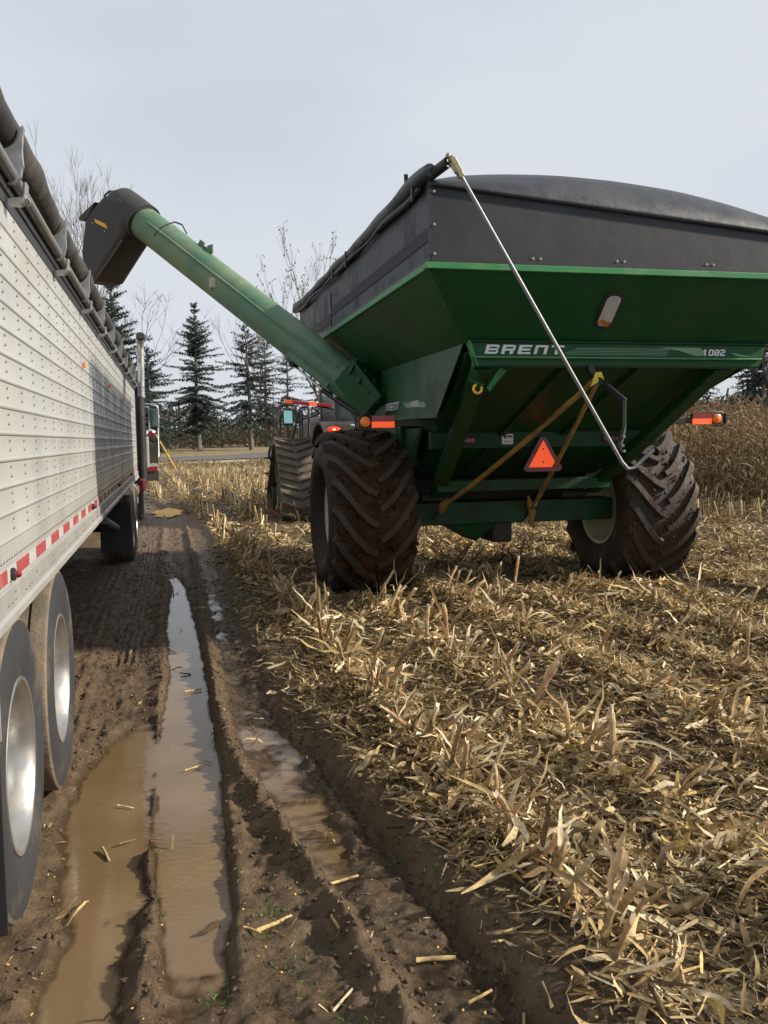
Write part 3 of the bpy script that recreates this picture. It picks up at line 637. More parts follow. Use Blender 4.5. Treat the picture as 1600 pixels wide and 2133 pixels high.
for x, z in ((1.885, 3.17), (1.885, 2.965), (2.64, 2.955), (2.70, 2.955), (3.32, 2.957), (3.38, 2.957), (4.08, 2.957), (4.14, 2.957), (4.85, 2.957), (4.91, 2.957), (1.885, 3.40)):
    part('bolt_head', MB().lathe([(-.012, 0), (-.011, .007), (-.004, .011), (.006, .011)], 8, 'Y', (x, YR - .004, z)), M['tapew'], C0, True)
# tarp over the top: hem along the rear edge, then an arched cover
AX = [1.84, 2.0, 2.17, 2.5, 2.95, 3.45, 3.99, 4.45, 4.88, 5.15, 5.42]
AZ = [3.52, 3.585, 3.615, 3.648, 3.667, 3.652, 3.603, 3.52, 3.415, 3.335, 3.24]
rowsY = [(YR - .018, 'hem0'), (YR - .02, 'hem1'), (6.28, .42), (6.38, .72), (6.48, .92), (6.57, 1)] + [(6.57 + .3 * k, 1) for k in range(1, 20)] + [(12.45, .95), (12.6, .6), (12.72, 0)]
V = []; F = []; SX = 40
xx = np.linspace(AX[0], AX[-1], SX); az = np.interp(xx, AX, AZ); az = np.convolve(np.pad(az, 2, 'edge'), [.1, .2, .4, .2, .1], 'valid')
for (y, t) in rowsY:
    for i, x in enumerate(xx):
        if t == 'hem0': z = ze(x) - .028
        elif t == 'hem1': z = ze(x) + .006
        else: z = ze(x) + .006 + (az[i] - ze(x)) * t + (.012 * math.sin(y * 7.2) * (t == 1) * (.4 + .6 * math.sin(i * .3) ** 2) - .02 * (t == 1) * abs(math.sin(y * 2.1)))
        V.append((x, y, z))
for j in range(len(rowsY) - 1):
    for i in range(SX - 1): a = j * SX + i; F.append((a, a + 1, a + 1 + SX, a + SX))
tp = link('tarp', np_mesh('tarp', V, F, True), M['tarp'], C0); md = tp.modifiers.new('thick', 'SOLIDIFY'); md.thickness = .006
# rolled edge lying along the left top
pts = []; rr = []
for i in range(60):
    y = 6.12 + (13.05 - 6.12) * i / 59
    pts.append((1.845 + .012 * math.sin(y * 1.7), y, 3.515 + .02 * min(1, (y - 6.1) / 2) + .010 * math.sin(y * 1.15 + .6) + .006 * math.sin(y * 4.1))); rr.append(.052 + .010 * math.sin(y * .9 + 1) + .005 * math.sin(y * 6) + .02 * max(0, (y - 11) / 2) if 0 < i < 58 else .045)
part('tarp_roll', MB().tube(pts, rr, 16), M['tarp'], C0, True)
pts = [(1.82 + .01 * math.sin(i), 6.35 + 6.4 * i / 30, 3.455 - .008 * math.sin(i * .8)) for i in range(31)]
part('tarp_fold', MB().tube(pts, [.018 + .007 * math.sin(i * .55) for i in range(31)], 10), M['tarp'], C0, True)
for y in (6.45, 9.0, 9.75): part('tarp_strap', MB().box((1.795, y, 3.47), (.012, .03, .16)), M['blackm'], C0)
part('tarp_stop', MB().bar((1.80, 6.62, 3.54), (1.79, 6.60, 3.63), .03, .012), M['blackm'], C0)
# crank rod with joint
JT = Vector((1.945, 5.97, 3.560)); EN = Vector((3.265, 5.97, 1.43))
part('roll_end', MB().tube([(1.85, 6.20, 3.50), (1.93, 6.0, 3.548)], .038, 14), M['blackm'], C0, True)
j = part('crank_joint', MB().box(JT, (.036, .045, .042), Matrix.Rotation(.5, 3, 'Y')), M['brass'], C0, bevel=.01)
d = (EN - JT).normalized()
part('joint_fork', MB().bar(JT + Vector((0, -.026, 0)), JT + d * .10 + Vector((0, -.026, 0)), .042, .010, (0, 1, 0)).bar(JT + Vector((0, .026, 0)), JT + d * .10 + Vector((0, .026, 0)), .042, .010, (0, 1, 0)).bar(JT + d * .085, JT + d * .14, .040, .045, (0, 1, 0)), M['brass'], j, bevel=.006)
part('joint_yoke', MB().box(JT + Vector((-.02, .02, .025)), (.022, .05, .035)), M['brass'], j, bevel=.008)
cr_ = [JT + d * .12, EN - d * .10, EN - d * .03, EN + Vector((.035, 0, -.028)), EN + Vector((.085, 0, -.020)), EN + Vector((.14, 0, .025)), Vector((3.50, 5.95, 1.545))]
part('crank_rod', MB().tube(cr_, [.0145] * 7, 12), M['galv'], C0, True)
# holder arm for the crank
hb = part('crank_holder', MB().bar((3.37, 6.66, 2.14), (3.455, 6.30, 1.915), .03, .045).bar((3.452, 6.31, 1.925), (3.36, 6.14, 1.70), .03, .035).bar((3.362, 6.145, 1.71), (3.235, 5.99, 1.545), .03, .035), M['blackm'], C0, bevel=.004)
part('bracket_foot', MB().bar((3.33, 6.66, 2.22), (3.375, 6.66, 2.12), .035, .05), M['blackm'], hb)
for p in ((3.25, 5.965, 1.575), (3.262, 5.965, 1.535), (3.30, 6.04, 1.64)): part('clip_bolt', MB().box(p, (.02, .03, .02)), M['galv'], hb, bevel=.003)
# oval window in the rear panel with black gasket
wc = Vector((3.372, 6.425, 2.633)); us = Vector((0, .712, -.702)); ux = Vector((1, 0, 0)); un = Vector((0, -.702, -.712))
def rrect(w_, h_, r_, n_=5):
    o = []
    for sx, sy, a0 in ((1, 1, 0), (-1, 1, 90), (-1, -1, 180), (1, -1, 270)):
        for k in range(n_ + 1): a = rad(a0 + 90 * k / n_); o.append((sx * (w_ / 2 - r_) + r_ * math.cos(a), sy * (h_ / 2 - r_) + r_ * math.sin(a)))
    return o
gk = part('window_gasket', MB().prism([wc + ux * a + us * b + un * .002 for a, b in rrect(.165, .34, .06)], un * .014), M['ink'], C0, bevel=.004)
part('window_pane', MB().prism([wc + ux * a + us * b + un * .016 for a, b in rrect(.118, .285, .045)], un * .006), M['grey'], gk)
part('corn_behind_pane', MB().prism([wc + ux * a + us * (.112 + .015 * math.sin(a * 60) + b) + un * .0225 for a, b in rrect(.105, .045, .02)], un * .002), mat('rusty_corn', (.42, .14, .03), .6, var=.4, vscale=40), gk)
# beam with lettering
bz0, bz1 = 2.215, 2.398
bm_ = part('name_beam', MB().prism([(2.31, 6.655, bz1), (4.97, 6.655, bz1), (4.90, 6.655, bz0), (2.34, 6.655, bz0)], (0, .03, 0)), M['green'], C0, bevel=.004)
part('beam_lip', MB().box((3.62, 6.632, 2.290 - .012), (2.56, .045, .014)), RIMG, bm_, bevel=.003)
part('beam_lower_web', MB().box((3.62, 6.70, 2.235), (2.54, .06, .06)), M['green2'], bm_)
part('beam_top', MB().box((3.64, 6.645, 2.402), (2.66, .045, .008)), M['green2'], bm_)
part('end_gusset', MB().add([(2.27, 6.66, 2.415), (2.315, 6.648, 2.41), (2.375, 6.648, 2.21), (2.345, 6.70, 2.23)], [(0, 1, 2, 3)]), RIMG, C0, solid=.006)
LT = {'B': [(0, 0, .26, 1), (.26, .78, .86, 1), (.26, .39, .86, .61), (.26, 0, .86, .22), (.86, .56, 1, .94), (.86, .06, 1, .44)],
      'R': [(0, 0, .26, 1), (.26, .78, .84, 1), (.26, .36, .84, .58), (.84, .40, 1, .94), (.66, 0, .92, .36)],
      'E': [(0, 0, .26, 1), (.26, .78, 1, 1), (.26, .39, .92, .61), (.26, 0, 1, .22)],
      'N': [(0, 0, .24, 1), (.24, .78, .76, 1), (.76, 0, 1, .96)],
      'T': [(0, .78, 1, 1), (.37, 0, .63, .78)],
      '1': [(.30, 0, .62, 1), (.08, .74, .30, .90)], '0': [(0, .04, .28, .96), (.72, .04, 1, .96), (.28, .80, .72, 1), (.28, 0, .72, .20)],
      '8': [(0, .06, .28, .46), (.72, .06, 1, .46), (0, .54, .28, .94), (.72, .54, 1, .94), (.28, .80, .72, 1), (.28, .41, .72, .59), (.28, 0, .72, .20), (.0, .46, .28, .54), (.72, .46, 1, .54)],
      '2': [(0, .78, .72, 1), (.72, .50, 1, .94), (.28, .42, .72, .60), (0, 0, .28, .52), (.28, 0, 1, .22)]}
def word(s, O, U, Vv, Nn, h, wl, gap, shear, m, parent, th=.004):
    x = 0; mb = MB()
    for ch in s:
        for (a, b, c, d_) in LT[ch]:
            P = [(a, b), (c, b), (c, d_), (a, d_)]
            mb.prism([Vector(O) + Vector(U) * (x + p * wl + shear * q_ * h) + Vector(Vv) * (q_ * h) for p, q_ in P], Vector(Nn) * th)
        x += wl + gap
    return part('lettering', mb, m, parent)
word('BRENT', (2.425, 6.654, 2.306), (1, 0, 0), (0, 0, 1), (0, -1, 0), .072, .108, .030, .32, M['decal'], bm_)
word('1082', (4.355, 6.654, 2.306), (1, 0, 0), (0, 0, 1), (0, -1, 0), .052, .046, .009, .12, M['decal'], bm_)
for k in range(5): part('decal_stripe', MB().box((3.55 + .02 * k, 6.6535, 2.308 + .0125 * k), (.95 - .03 * k, .003, .0045)), M['decal3'], bm_)
part('decal_swoosh', MB().prism([(3.95, 6.654, 2.372), (4.33, 6.654, 2.372), (4.40, 6.654, 2.31), (4.30, 6.654, 2.302), (4.14, 6.654, 2.345)], (0, -.003, 0)), M['decal3'], bm_)
part('decal_swoosh', MB().prism([(4.62, 6.654, 2.330), (4.66, 6.654, 2.330), (4.80, 6.654, 2.302), (4.70, 6.654, 2.302)], (0, -.003, 0)), M['decal3'], bm_)
# lower hopper
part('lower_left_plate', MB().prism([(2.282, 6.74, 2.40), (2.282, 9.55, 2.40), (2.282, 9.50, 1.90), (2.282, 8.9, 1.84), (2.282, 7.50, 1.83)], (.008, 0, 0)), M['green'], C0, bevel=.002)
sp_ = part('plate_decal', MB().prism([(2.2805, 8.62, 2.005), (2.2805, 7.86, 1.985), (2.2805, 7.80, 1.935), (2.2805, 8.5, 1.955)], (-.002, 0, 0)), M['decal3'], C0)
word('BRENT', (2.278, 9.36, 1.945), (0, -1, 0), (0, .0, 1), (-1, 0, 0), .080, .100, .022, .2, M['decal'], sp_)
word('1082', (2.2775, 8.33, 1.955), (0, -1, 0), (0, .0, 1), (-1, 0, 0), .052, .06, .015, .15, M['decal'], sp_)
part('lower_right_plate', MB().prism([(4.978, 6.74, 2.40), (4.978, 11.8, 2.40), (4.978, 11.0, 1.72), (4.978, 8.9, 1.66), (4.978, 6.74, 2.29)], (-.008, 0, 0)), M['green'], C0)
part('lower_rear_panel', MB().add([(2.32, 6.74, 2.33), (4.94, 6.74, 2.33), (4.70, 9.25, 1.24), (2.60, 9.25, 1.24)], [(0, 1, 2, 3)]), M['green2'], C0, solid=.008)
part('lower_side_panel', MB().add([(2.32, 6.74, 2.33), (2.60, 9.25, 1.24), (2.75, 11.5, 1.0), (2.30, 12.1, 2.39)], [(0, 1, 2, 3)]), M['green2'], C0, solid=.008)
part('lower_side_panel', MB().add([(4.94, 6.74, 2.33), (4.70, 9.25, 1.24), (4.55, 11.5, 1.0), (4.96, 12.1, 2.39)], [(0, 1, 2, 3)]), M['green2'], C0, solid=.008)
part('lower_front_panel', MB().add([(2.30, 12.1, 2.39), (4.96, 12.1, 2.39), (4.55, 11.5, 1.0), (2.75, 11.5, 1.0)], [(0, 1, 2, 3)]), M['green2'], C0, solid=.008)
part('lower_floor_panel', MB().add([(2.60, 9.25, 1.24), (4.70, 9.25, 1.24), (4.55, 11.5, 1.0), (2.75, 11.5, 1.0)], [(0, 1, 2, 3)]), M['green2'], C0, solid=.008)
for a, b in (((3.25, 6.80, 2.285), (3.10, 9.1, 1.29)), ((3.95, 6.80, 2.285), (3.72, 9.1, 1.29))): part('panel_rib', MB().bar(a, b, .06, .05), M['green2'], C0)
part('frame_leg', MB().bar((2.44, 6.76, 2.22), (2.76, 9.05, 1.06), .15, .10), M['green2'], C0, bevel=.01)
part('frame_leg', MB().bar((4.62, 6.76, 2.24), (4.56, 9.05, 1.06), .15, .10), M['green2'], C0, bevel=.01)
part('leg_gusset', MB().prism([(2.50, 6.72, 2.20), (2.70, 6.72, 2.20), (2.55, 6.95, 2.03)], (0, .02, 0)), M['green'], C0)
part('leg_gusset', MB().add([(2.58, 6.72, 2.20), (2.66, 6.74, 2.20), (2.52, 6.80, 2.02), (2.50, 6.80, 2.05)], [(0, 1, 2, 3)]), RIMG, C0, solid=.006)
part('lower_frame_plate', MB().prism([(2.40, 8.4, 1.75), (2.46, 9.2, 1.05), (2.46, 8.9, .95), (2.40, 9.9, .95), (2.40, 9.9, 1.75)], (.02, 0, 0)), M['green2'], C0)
lb = part('light_bar', MB().box((3.65, 8.23, 1.628), (2.42, .09, .165)), M['green2'], C0, bevel=.006)
for x in (2.80, 4.32): part('tail_light', MB().box((x, 8.175, 1.625), (.155, .03, .062)), M['dred'], lb, bevel=.012)
stk = part('dealer_sticker', MB().box((3.22, 8.1835, 1.632), (.115, .003, .10)), M['sticker'], lb)
part('sticker_print', MB().prism([(3.172, 8.182, 1.672), (3.182, 8.182, 1.672), (3.188, 8.182, 1.65), (3.194, 8.182, 1.672), (3.202, 8.182, 1.672), (3.208, 8.182, 1.65), (3.214, 8.182, 1.672), (3.224, 8.182, 1.672), (3.212, 8.182, 1.636), (3.203, 8.182, 1.636), (3.198, 8.182, 1.655), (3.193, 8.182, 1.636), (3.184, 8.182, 1.636)], (0, -.0015, 0)), M['ink'], stk)
part('sticker_print', MB().box((3.247, 8.1812, 1.658), (.042, .0015, .018)).box((3.247, 8.1812, 1.640), (.036, .0015, .005)).box((3.222, 8.1812, 1.612), (.085, .0015, .005)).box((3.222, 8.1812, 1.600), (.075, .0015, .004)), M['ink'], stk)
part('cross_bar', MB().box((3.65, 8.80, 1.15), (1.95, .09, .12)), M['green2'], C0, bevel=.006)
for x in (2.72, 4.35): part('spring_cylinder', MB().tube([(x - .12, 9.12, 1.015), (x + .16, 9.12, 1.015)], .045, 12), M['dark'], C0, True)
part('dark_gap_backing', MB().box((3.63, 9.75, 1.06), (2.3, .12, .42)), M['dark'], C0)  # added dark panel standing in for the shade in the gap above the axle
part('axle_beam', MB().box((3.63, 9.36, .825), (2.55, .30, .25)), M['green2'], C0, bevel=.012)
part('sump', MB().add([(2.95, 9.2, .70), (3.50, 9.2, .70), (3.28, 9.3, .50), (2.95, 9.9, .70), (3.50, 9.9, .70), (3.28, 9.8, .50)], [(0, 1, 2), (3, 5, 4), (0, 2, 5, 3), (1, 4, 5, 2), (0, 3, 4, 1)]), M['green2'], C0)
part('gearbox', MB().box((3.58, 9.5, .60), (.24, .5, .24)), M['dark'], C0, bevel=.03)
# warning triangle
sx, sy, sz = 3.56, 8.10, 1.31
tri = [(-.205, .03), (-.172, 0), (.172, 0), (.205, .03), (.03, .335), (-.03, .335)]
sm = part('slow_vehicle_triangle', MB().prism([(sx + a, sy, sz + b) for a, b in tri], (0, .006, 0)), M['dred'], C0)
part('triangle_face', MB().prism([(sx - .152, sy - .001, sz + .042), (sx + .152, sy - .001, sz + .042), (sx, sy - .001, sz + .305)], (0, -.003, 0)), M['orange'], sm)
for z in (.09, .22): part('rivet', MB().lathe([(-.008, 0), (-.006, .008), (0, .009)], 8, 'Y', (sx, sy - .004, sz + z)), M['ink'], sm)
part('triangle_mount', MB().box((sx, sy + .06, sz + .30), (.05, .11, .06)), M['blackm'], sm)
# warning light arms
def light_arm(x0, x1, s):
    y = 8.05; z = 1.80
    a = part('light_arm', MB().box(((x0 + x1) / 2, y + .03, z - .005), (abs(x1 - x0), .05, .062)), M['blackm'], C0, bevel=.006)
    xr = x1 - s * -.0
    c = x1 + s * -.235 if False else x1
    part('red_reflector', MB().box((x1 + s * .105, y - .004, z + .040), (.215, .02, .052)), M['red'], a)
    part('orange_reflector', MB().box((x1 + s * .105, y - .004, z - .017), (.215, .02, .056)), M['orange'], a)
    part('reflector_back', MB().box((x1 + s * .105, y + .018, z + .012), (.225, .012, .118)), M['blackm'], a)
    am = part('amber_lamp', MB().lathe([(-.03, 0), (-.028, .03), (-.018, .046), (.01, .048)], 24, 'Y', (x1 + s * .275, y, z + .01)), M['amber'], a, True)
    m = MB().tube([(x1 + s * .215, y + .01, z + .078), (x1 + s * .34, y + .01, z + .078), (x1 + s * .365, y + .01, z + .06), (x1 + s * .365, y + .01, z - .04), (x1 + s * .34, y + .01, z - .06), (x1 + s * .215, y + .01, z - .06)], .007, 8)
    part('lamp_guard', m, M['blackm'], a, True)
    part('lamp_housing', MB().box((x1 + s * .275, y + .03, z + .01), (.11, .04, .11)), M['blackm'], a, bevel=.01)
    return a
light_arm(2.65, 2.04, -1); ar = light_arm(4.70, 5.17, 1)
part('lamp_side', MB().box((5.545, 8.05, 1.808), (.02, .05, .10)), M['ink'], ar)
part('arm_bracket', MB().box((2.66, 8.07, 1.80), (.12, .07, .13)).box((2.60, 8.06, 1.87), (.14, .05, .012)), M['green2'], C0)
# safety hook
hk = part('hook_bracket', MB().bar((2.36, 6.72, 2.18), (2.40, 6.78, 2.06), .05, .02).bar((2.33, 6.76, 2.115), (2.44, 6.72, 2.06), .035, .02), M['green'], C0, bevel=.004)
part('yellow_hook', MB().tube([(2.385 + .034 * math.cos(rad(a)), 6.70, 2.035 + .034 * math.sin(rad(a))) for a in range(110, 391, 20)], .011, 8), M['yellow'], hk, True)

# wheels
def cart_wheel(x, s):
    e = bpy.data.objects.new('wheel', None); COL.objects.link(e); e.parent = C0; e.matrix_parent_inverse = Matrix.Translation(-Vector(C0['_origin'])); e.location = (x, 9.5, .84)
    h = .43; Rt = .855
    def crown(u): return Rt - .035 * abs(u) ** 2.4          # u = x/h
    prof = [(s * -h * .80, .44), (s * -h * .92, .47), (s * -h * 1.02, .58), (s * -h * 1.03, .68), (s * -h * .99, .77)]
    for u in np.linspace(-.93, .93, 13): prof.append((s * u * h, crown(u) if abs(u) < .9 else crown(u) - .015))
    prof += [(s * h * .99, .78), (s * h * 1.07, .70), (s * h * 1.10, .62), (s * h * 1.06, .54), (s * h * .90, .465), (s * h * .66, .44)]
    link('tyre', MB().lathe(prof, 72).mesh('tyre', True, 45), M['tracrub'], e, wparent=False)
    mv = []; mf = []; nu, na = 26, 150
    for ia in range(na):
        an = 2 * math.pi * ia / na
        for iu in range(nu):
            u = -.97 + 1.94 * iu / (nu - 1); nz_ = float(fbm(an * 6 + x * 9, u * 2.2, 1.6, 4, 77)); n2 = float(fbm(an * 20 + x * 9, u * 7, 1.6, 3, 78))
            r_ = crown(min(abs(u), .95)) + (.014 if x < 3 else -.022) + .070 * nz_ + .03 * n2 - .05 * max(0, abs(u) - .9) * 10; mv.append((u * h, r_ * math.cos(an), r_ * math.sin(an)))
    for ia in range(na):
        for iu in range(nu - 1): a = ia * nu + iu; b = ((ia + 1) % na) * nu + iu; mf.append((a, a + 1, b + 1, b))
    link('mud_cake', np_mesh('mud_cake', mv, mf, True), M['cake'], e, wparent=False)
    lv = []; lf = []; rd2 = random.Random(int(x * 100))
    for k in range(520):
        an = rd2.uniform(0, 6.283); u = rd2.uniform(-.95, .95); r_ = crown(min(abs(u), .95)) + rd2.uniform(-.005, .055); c_ = Vector((u * h, r_ * math.cos(an), r_ * math.sin(an))); sz = rd2.uniform(.008, .034) * (1.15 if x < 3 else .8)
        if rd2.random() < .22: ex_ = Vector((rd2.gauss(0, 1), rd2.gauss(0, 1), rd2.gauss(0, 1))).normalized() * rd2.uniform(1.5, 3)
        else: ex_ = Vector((0, 0, 0))
        b_ = len(lv)
        for q_ in ((1, 0, 0), (-1, 0, 0), (0, 1, 0), (0, -1, 0), (0, 0, 1), (0, 0, -1)): v_ = Vector(q_) * sz * rd2.uniform(.5, 1.3); lv.append(tuple(c_ + v_ + ex_ * sz * .3 * (q_[0] + q_[1])))
        for q_ in ((0, 2, 4), (2, 1, 4), (1, 3, 4), (3, 0, 4), (2, 0, 5), (1, 2, 5), (3, 1, 5), (0, 3, 5)): lf.append(tuple(b_ + i_ for i_ in q_))
    ml = link('mud_lumps', np_mesh('mud_lumps', lv, lf, True), M['cake'], e, wparent=False); ml['kind'] = 'stuff'
    # rim, dished on the outside (s = outward sign)
    rp = [(s * h * .66, .435), (s * h * .72, .455), (s * h * .76, .450), (s * h * .72, .42), (s * h * .4, .40), (s * h * .12, .38), (s * h * .05, .30), (s * h * .05, .12), (s * h * .25, .11), (s * h * .28, 0)]
    link('rim', MB().lathe(rp, 56).mesh('rim', True, 40), M['ivory'], e, wparent=False)
    rp2 = [(-s * h * .80, .435), (-s * h * .86, .455), (-s * h * .90, .450), (-s * h * .86, .42), (-s * h * .3, .40), (-s * h * .1, .30), (-s * h * .1, 0)]
    link('inner_rim', MB().lathe(rp2, 48).mesh('inner_rim', True, 40), M['ivory'], e, wparent=False)
    for side in (-1, 1):
        # one curved bar lug, shared by 20 copies
        mb = MB(); rings = []
        for k in range(9):
            t = k / 8; u = .03 + t * .99; xx_ = side * u * h; a0 = math.pi - .56 * t ** 1.45
            cr0 = crown(min(u, .93)) - (.05 * max(0, (u - .93) / .09)); ht = .066 - .004 * t; wd = .032 + .016 * t
            ring = []
            for da, hh in ((-wd - .010, -.02), (-wd * .72, ht), (wd * .72, ht), (wd + .010, -.02)):
                ang = a0 + da / .86; r_ = cr0 + hh; ring.append((xx_ + side * da * .45, r_ * math.cos(ang), r_ * math.sin(ang)))
            rings.append(ring)
        Vv = [p for r_ in rings for p in r_]; Ff = []
        for k in range(8):
            for q_ in range(3): a = k * 4 + q_; Ff.append((a, a + 1, a + 5, a + 4))
        Ff += [(0, 1, 2, 3), (32, 33, 34, 35)]
        me = mb.add(Vv, Ff).mesh('lug', True, 30); me.materials.append(M['lug'])
        for k in range(18):
            o = bpy.data.objects.new('lug', me); COL.objects.link(o); o.parent = e; o.rotation_euler = (2 * math.pi * (k + (.5 if side > 0 else 0)) / 18 + .07 + random.uniform(-.012, .012), 0, 0); o.scale = (random.uniform(.95, 1.02),) + (random.uniform(.982, 1.004),) * 2
    return e
cart_wheel(2.02, -1); cart_wheel(5.245, 1)
part('tongue', MB().bar((3.63, 12.0, .85), (3.75, 15.4, .62), .22, .2), M['green2'], C0)

# auger
BS, ES = Vector((2.08, 10.0, 2.25)), Vector((-.267, 13.0, 4.70)); ax_ = (ES - BS).normalized()
pts = [BS - ax_ * 1.0, BS, BS + (ES - BS) * .33, BS + (ES - BS) * .66, ES + ax_ * .15]
au = part('auger_tube', MB().tube(pts, .222, 32), M['auger'], C0, True, ang=50)
sideN = Vector((-.62, -.78, 0)); sideN = (sideN - ax_ * sideN.dot(ax_)).normalized(); upN = ax_.cross(sideN).normalized()
if upN.z < 0: upN = -upN
for off, wd in ((sideN * .205 + upN * .09, .05),):
    part('auger_rail', MB().bar(BS - ax_ * .3 + off, ES - ax_ * .35 + off, wd, .022, upN), M['auger'], au, bevel=.004)
part('auger_collar', MB().tube([ES - ax_ * .08, ES - ax_ * .03], .236, 32), M['blackrub'], au, True)
part('hinge_plate', MB().bar(BS + ax_ * .95 - upN * .02 + sideN * .19, BS + ax_ * .2 - upN * .02 + sideN * .19, .02, .30, upN), M['auger'], au, bevel=.004)
part('fold_stop', MB().bar(BS + ax_ * 3.05 + upN * .215, BS + ax_ * 3.12 + upN * .31, .10, .02, sideN).bar(BS + ax_ * 3.28 + upN * .215, BS + ax_ * 3.28 + upN * .29, .10, .02, sideN).bar(BS + ax_ * 3.06 + upN * .24, BS + ax_ * 3.30 + upN * .235, .04, .03, sideN), M['auger'], au, bevel=.004)
part('side_bracket', MB().box(BS + ax_ * 2.55 + sideN * .21 - upN * .02, (.09, .10, .13)), mat('pale_lamp', (.40, .36, .26), .5), au, bevel=.02)
part('hose_loop', MB().tube([ES - ax_ * .62 + upN * .2 + sideN * .12, ES - ax_ * .60 + upN * .27, ES - ax_ * .70 + upN * .29 - sideN * .05, ES - ax_ * .80 + upN * .22 - sideN * .1], .011, 8), M['blackm'], au, True)
part('hose_loop', MB().tube([ES - ax_ * .62 + sideN * .222 + upN * (.0 + .22 * math.sin(rad(a))) * 1 + sideN * (-.22 + .0) * (1 - math.cos(rad(a))) for a in range(0, 101, 20)], .012, 8), M['blackm'], au, True)
# base: hinge box with ribs, cylinder
hx = part('hinge_box', MB().bar((2.22, 9.45, 1.98), (1.98, 9.78, 2.40), .34, .26, sideN), M['green'], C0, bevel=.01)
for k in range(4):
    p = Vector((1.93, 9.56, 2.36)) + Vector((.085, -.075, -.11)) * k
    part('box_rib', MB().bar(p, p + Vector((.10, .05, .16)), .02, .03), M['green'], hx)
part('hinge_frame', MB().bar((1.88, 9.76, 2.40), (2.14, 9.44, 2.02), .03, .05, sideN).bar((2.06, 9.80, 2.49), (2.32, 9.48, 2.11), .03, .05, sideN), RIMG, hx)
cy = part('hydraulic_cylinder', MB().tube([(1.76, 10.30, 2.225), (2.06, 9.75, 1.93)], .032, 14), M['blackm'], C0, True)
part('cylinder_rod', MB().tube([(1.50, 10.78, 2.545), (1.77, 10.29, 2.22)], .016, 12), M['chrome'], cy, True)
part('cylinder_label', MB().box((1.86, 10.09, 2.155), (.035, .05, .05)), M['sticker'], cy, bevel=.008)
part('cylinder_pin', MB().tube([(1.45, 10.72, 2.56), (1.54, 10.84, 2.56)], .035, 10), M['blackm'], cy, True)
part('auger_boot', MB().prism([(2.35, 9.0, 1.45), (2.35, 9.0, 2.0), (2.40, 9.9, 2.35), (2.6, 10.4, 2.35), (2.6, 10.4, 1.35)], (.35, .1, 0)), M['green2'], C0)
# black rubber hood at the auger's end
hh_, nn_ = Vector((-.616, .788, 0)), Vector((.788, .616, 0)); UPZ = Vector((0, 0, 1))
HP = [(-.02, .02), (.16, .30), (.50, .42), (.92, .24), (1.00, .17), (1.14, -.30), (1.06, -.76), (.80, -.74), (.26, -.33), (.14, -.245)]
hc = [ES + hh_ * s_ + UPZ * z_ - nn_ * .27 for s_, z_ in HP]
hood = part('spout_hood', MB().prism(hc, nn_ * .52), M['blackrub'], C0, bevel=.09)
hood.modifiers['bevel'].segments = 4
part('hood_elbow', MB().tube([ES - ax_ * .06, ES + ax_ * .30, ES + ax_ * .52, ES + ax_ * .60 - UPZ * .02, ES + ax_ * .66 - UPZ * .10], [.262, .268, .262, .215, .08], 28), M['blackrub'], hood, True, ang=60)
part('hood_flap', MB().prism([ES + hh_ * s_ + UPZ * z_ - nn_ * .28 for s_, z_ in ((.70, .34), (1.10, .20), (1.11, .15), (1.00, .12), (.88, .16))], nn_ * .54), M['blackrub'], hood, bevel=.01)
part('hood_decal', MB().prism([ES + hh_ * s_ + UPZ * z_ - nn_ * .272 for s_, z_ in ((.70, .045), (.74, .115), (.47, -.005), (.43, -.075))], -nn_ * .004), M['yellow'], hood)
for s_, z_ in ((.78, .06), (.50, -.10)): part('hood_bolt', MB().box(ES + hh_ * s_ + UPZ * z_ - nn_ * .274, (.016, .016, .016)), M['tapew'], hood)
part('hose', MB().tube([ES + hh_ * s_ + UPZ * z_ - nn_ * .1 for s_, z_ in ((.40, .46), (.60, .50), (.72, .46), (.74, .38), (.64, .34))], .014, 8), M['blackm'], hood, True)
part('hood_rim', MB().bar(ES + hh_ * .12 - UPZ * .27 - nn_ * .25, ES + hh_ * .80 - UPZ * .74 - nn_ * .25, .03, .04), M['blackrub'], hood)

# ------------------------------------------------------------------ ratchet strap tied to the cart
RS = thing('ratchet_strap', 'dirty yellow webbing strap slung from the crank holder to the axle beam', 'strap', (3.4, 7.9, .8))
def strap(name, P, wd, m, tw):
    V = []; n = len(P)
    for i, p in enumerate(P):
        p = Vector(p); t = (Vector(P[min(n - 1, i + 1)]) - Vector(P[max(0, i - 1)])).normalized()
        b = t.cross(Vector((0, -1, 0))).normalized(); c = t.cross(b); a = tw[i]
        wv = (b * math.cos(a) + c * math.sin(a)) * wd / 2; V += [p - wv, p + wv]
    F = [(2 * i, 2 * i + 1, 2 * i + 3, 2 * i + 2) for i in range(n - 1)]
    return part(name, MB().add(V, F), m, RS, True, solid=.004)
def lerp(a, b, n, sag=0): return [(Vector(a) * (1 - t) + Vector(b) * t + Vector((0, 0, -sag * 4 * t * (1 - t)))) for t in [i / (n - 1) for i in range(n)]]
s1 = lerp((3.37, 6.62, 2.11), (2.80, 8.95, .93), 22, .03)
strap('webbing', s1, .05, M['strap'], [.1 + (1.2 * math.exp(-((i - 6) / 1.6) ** 2)) for i in range(22)])
s2 = lerp((3.39, 6.62, 2.10), (3.88, 9.12, .86), 22, .02)
strap('webbing', s2, .05, M['strap'], [.2 + .9 * math.exp(-((i - 15) / 3) ** 2) for i in range(22)])
part('loop', MB().add([(3.31, 6.60, 2.045), (3.35, 6.595, 2.16), (3.40, 6.595, 2.165), (3.445, 6.60, 2.06), (3.40, 6.58, 2.10)], [(0, 4, 2, 1), (4, 3, 2)]), M['straptop'], RS, solid=.01)
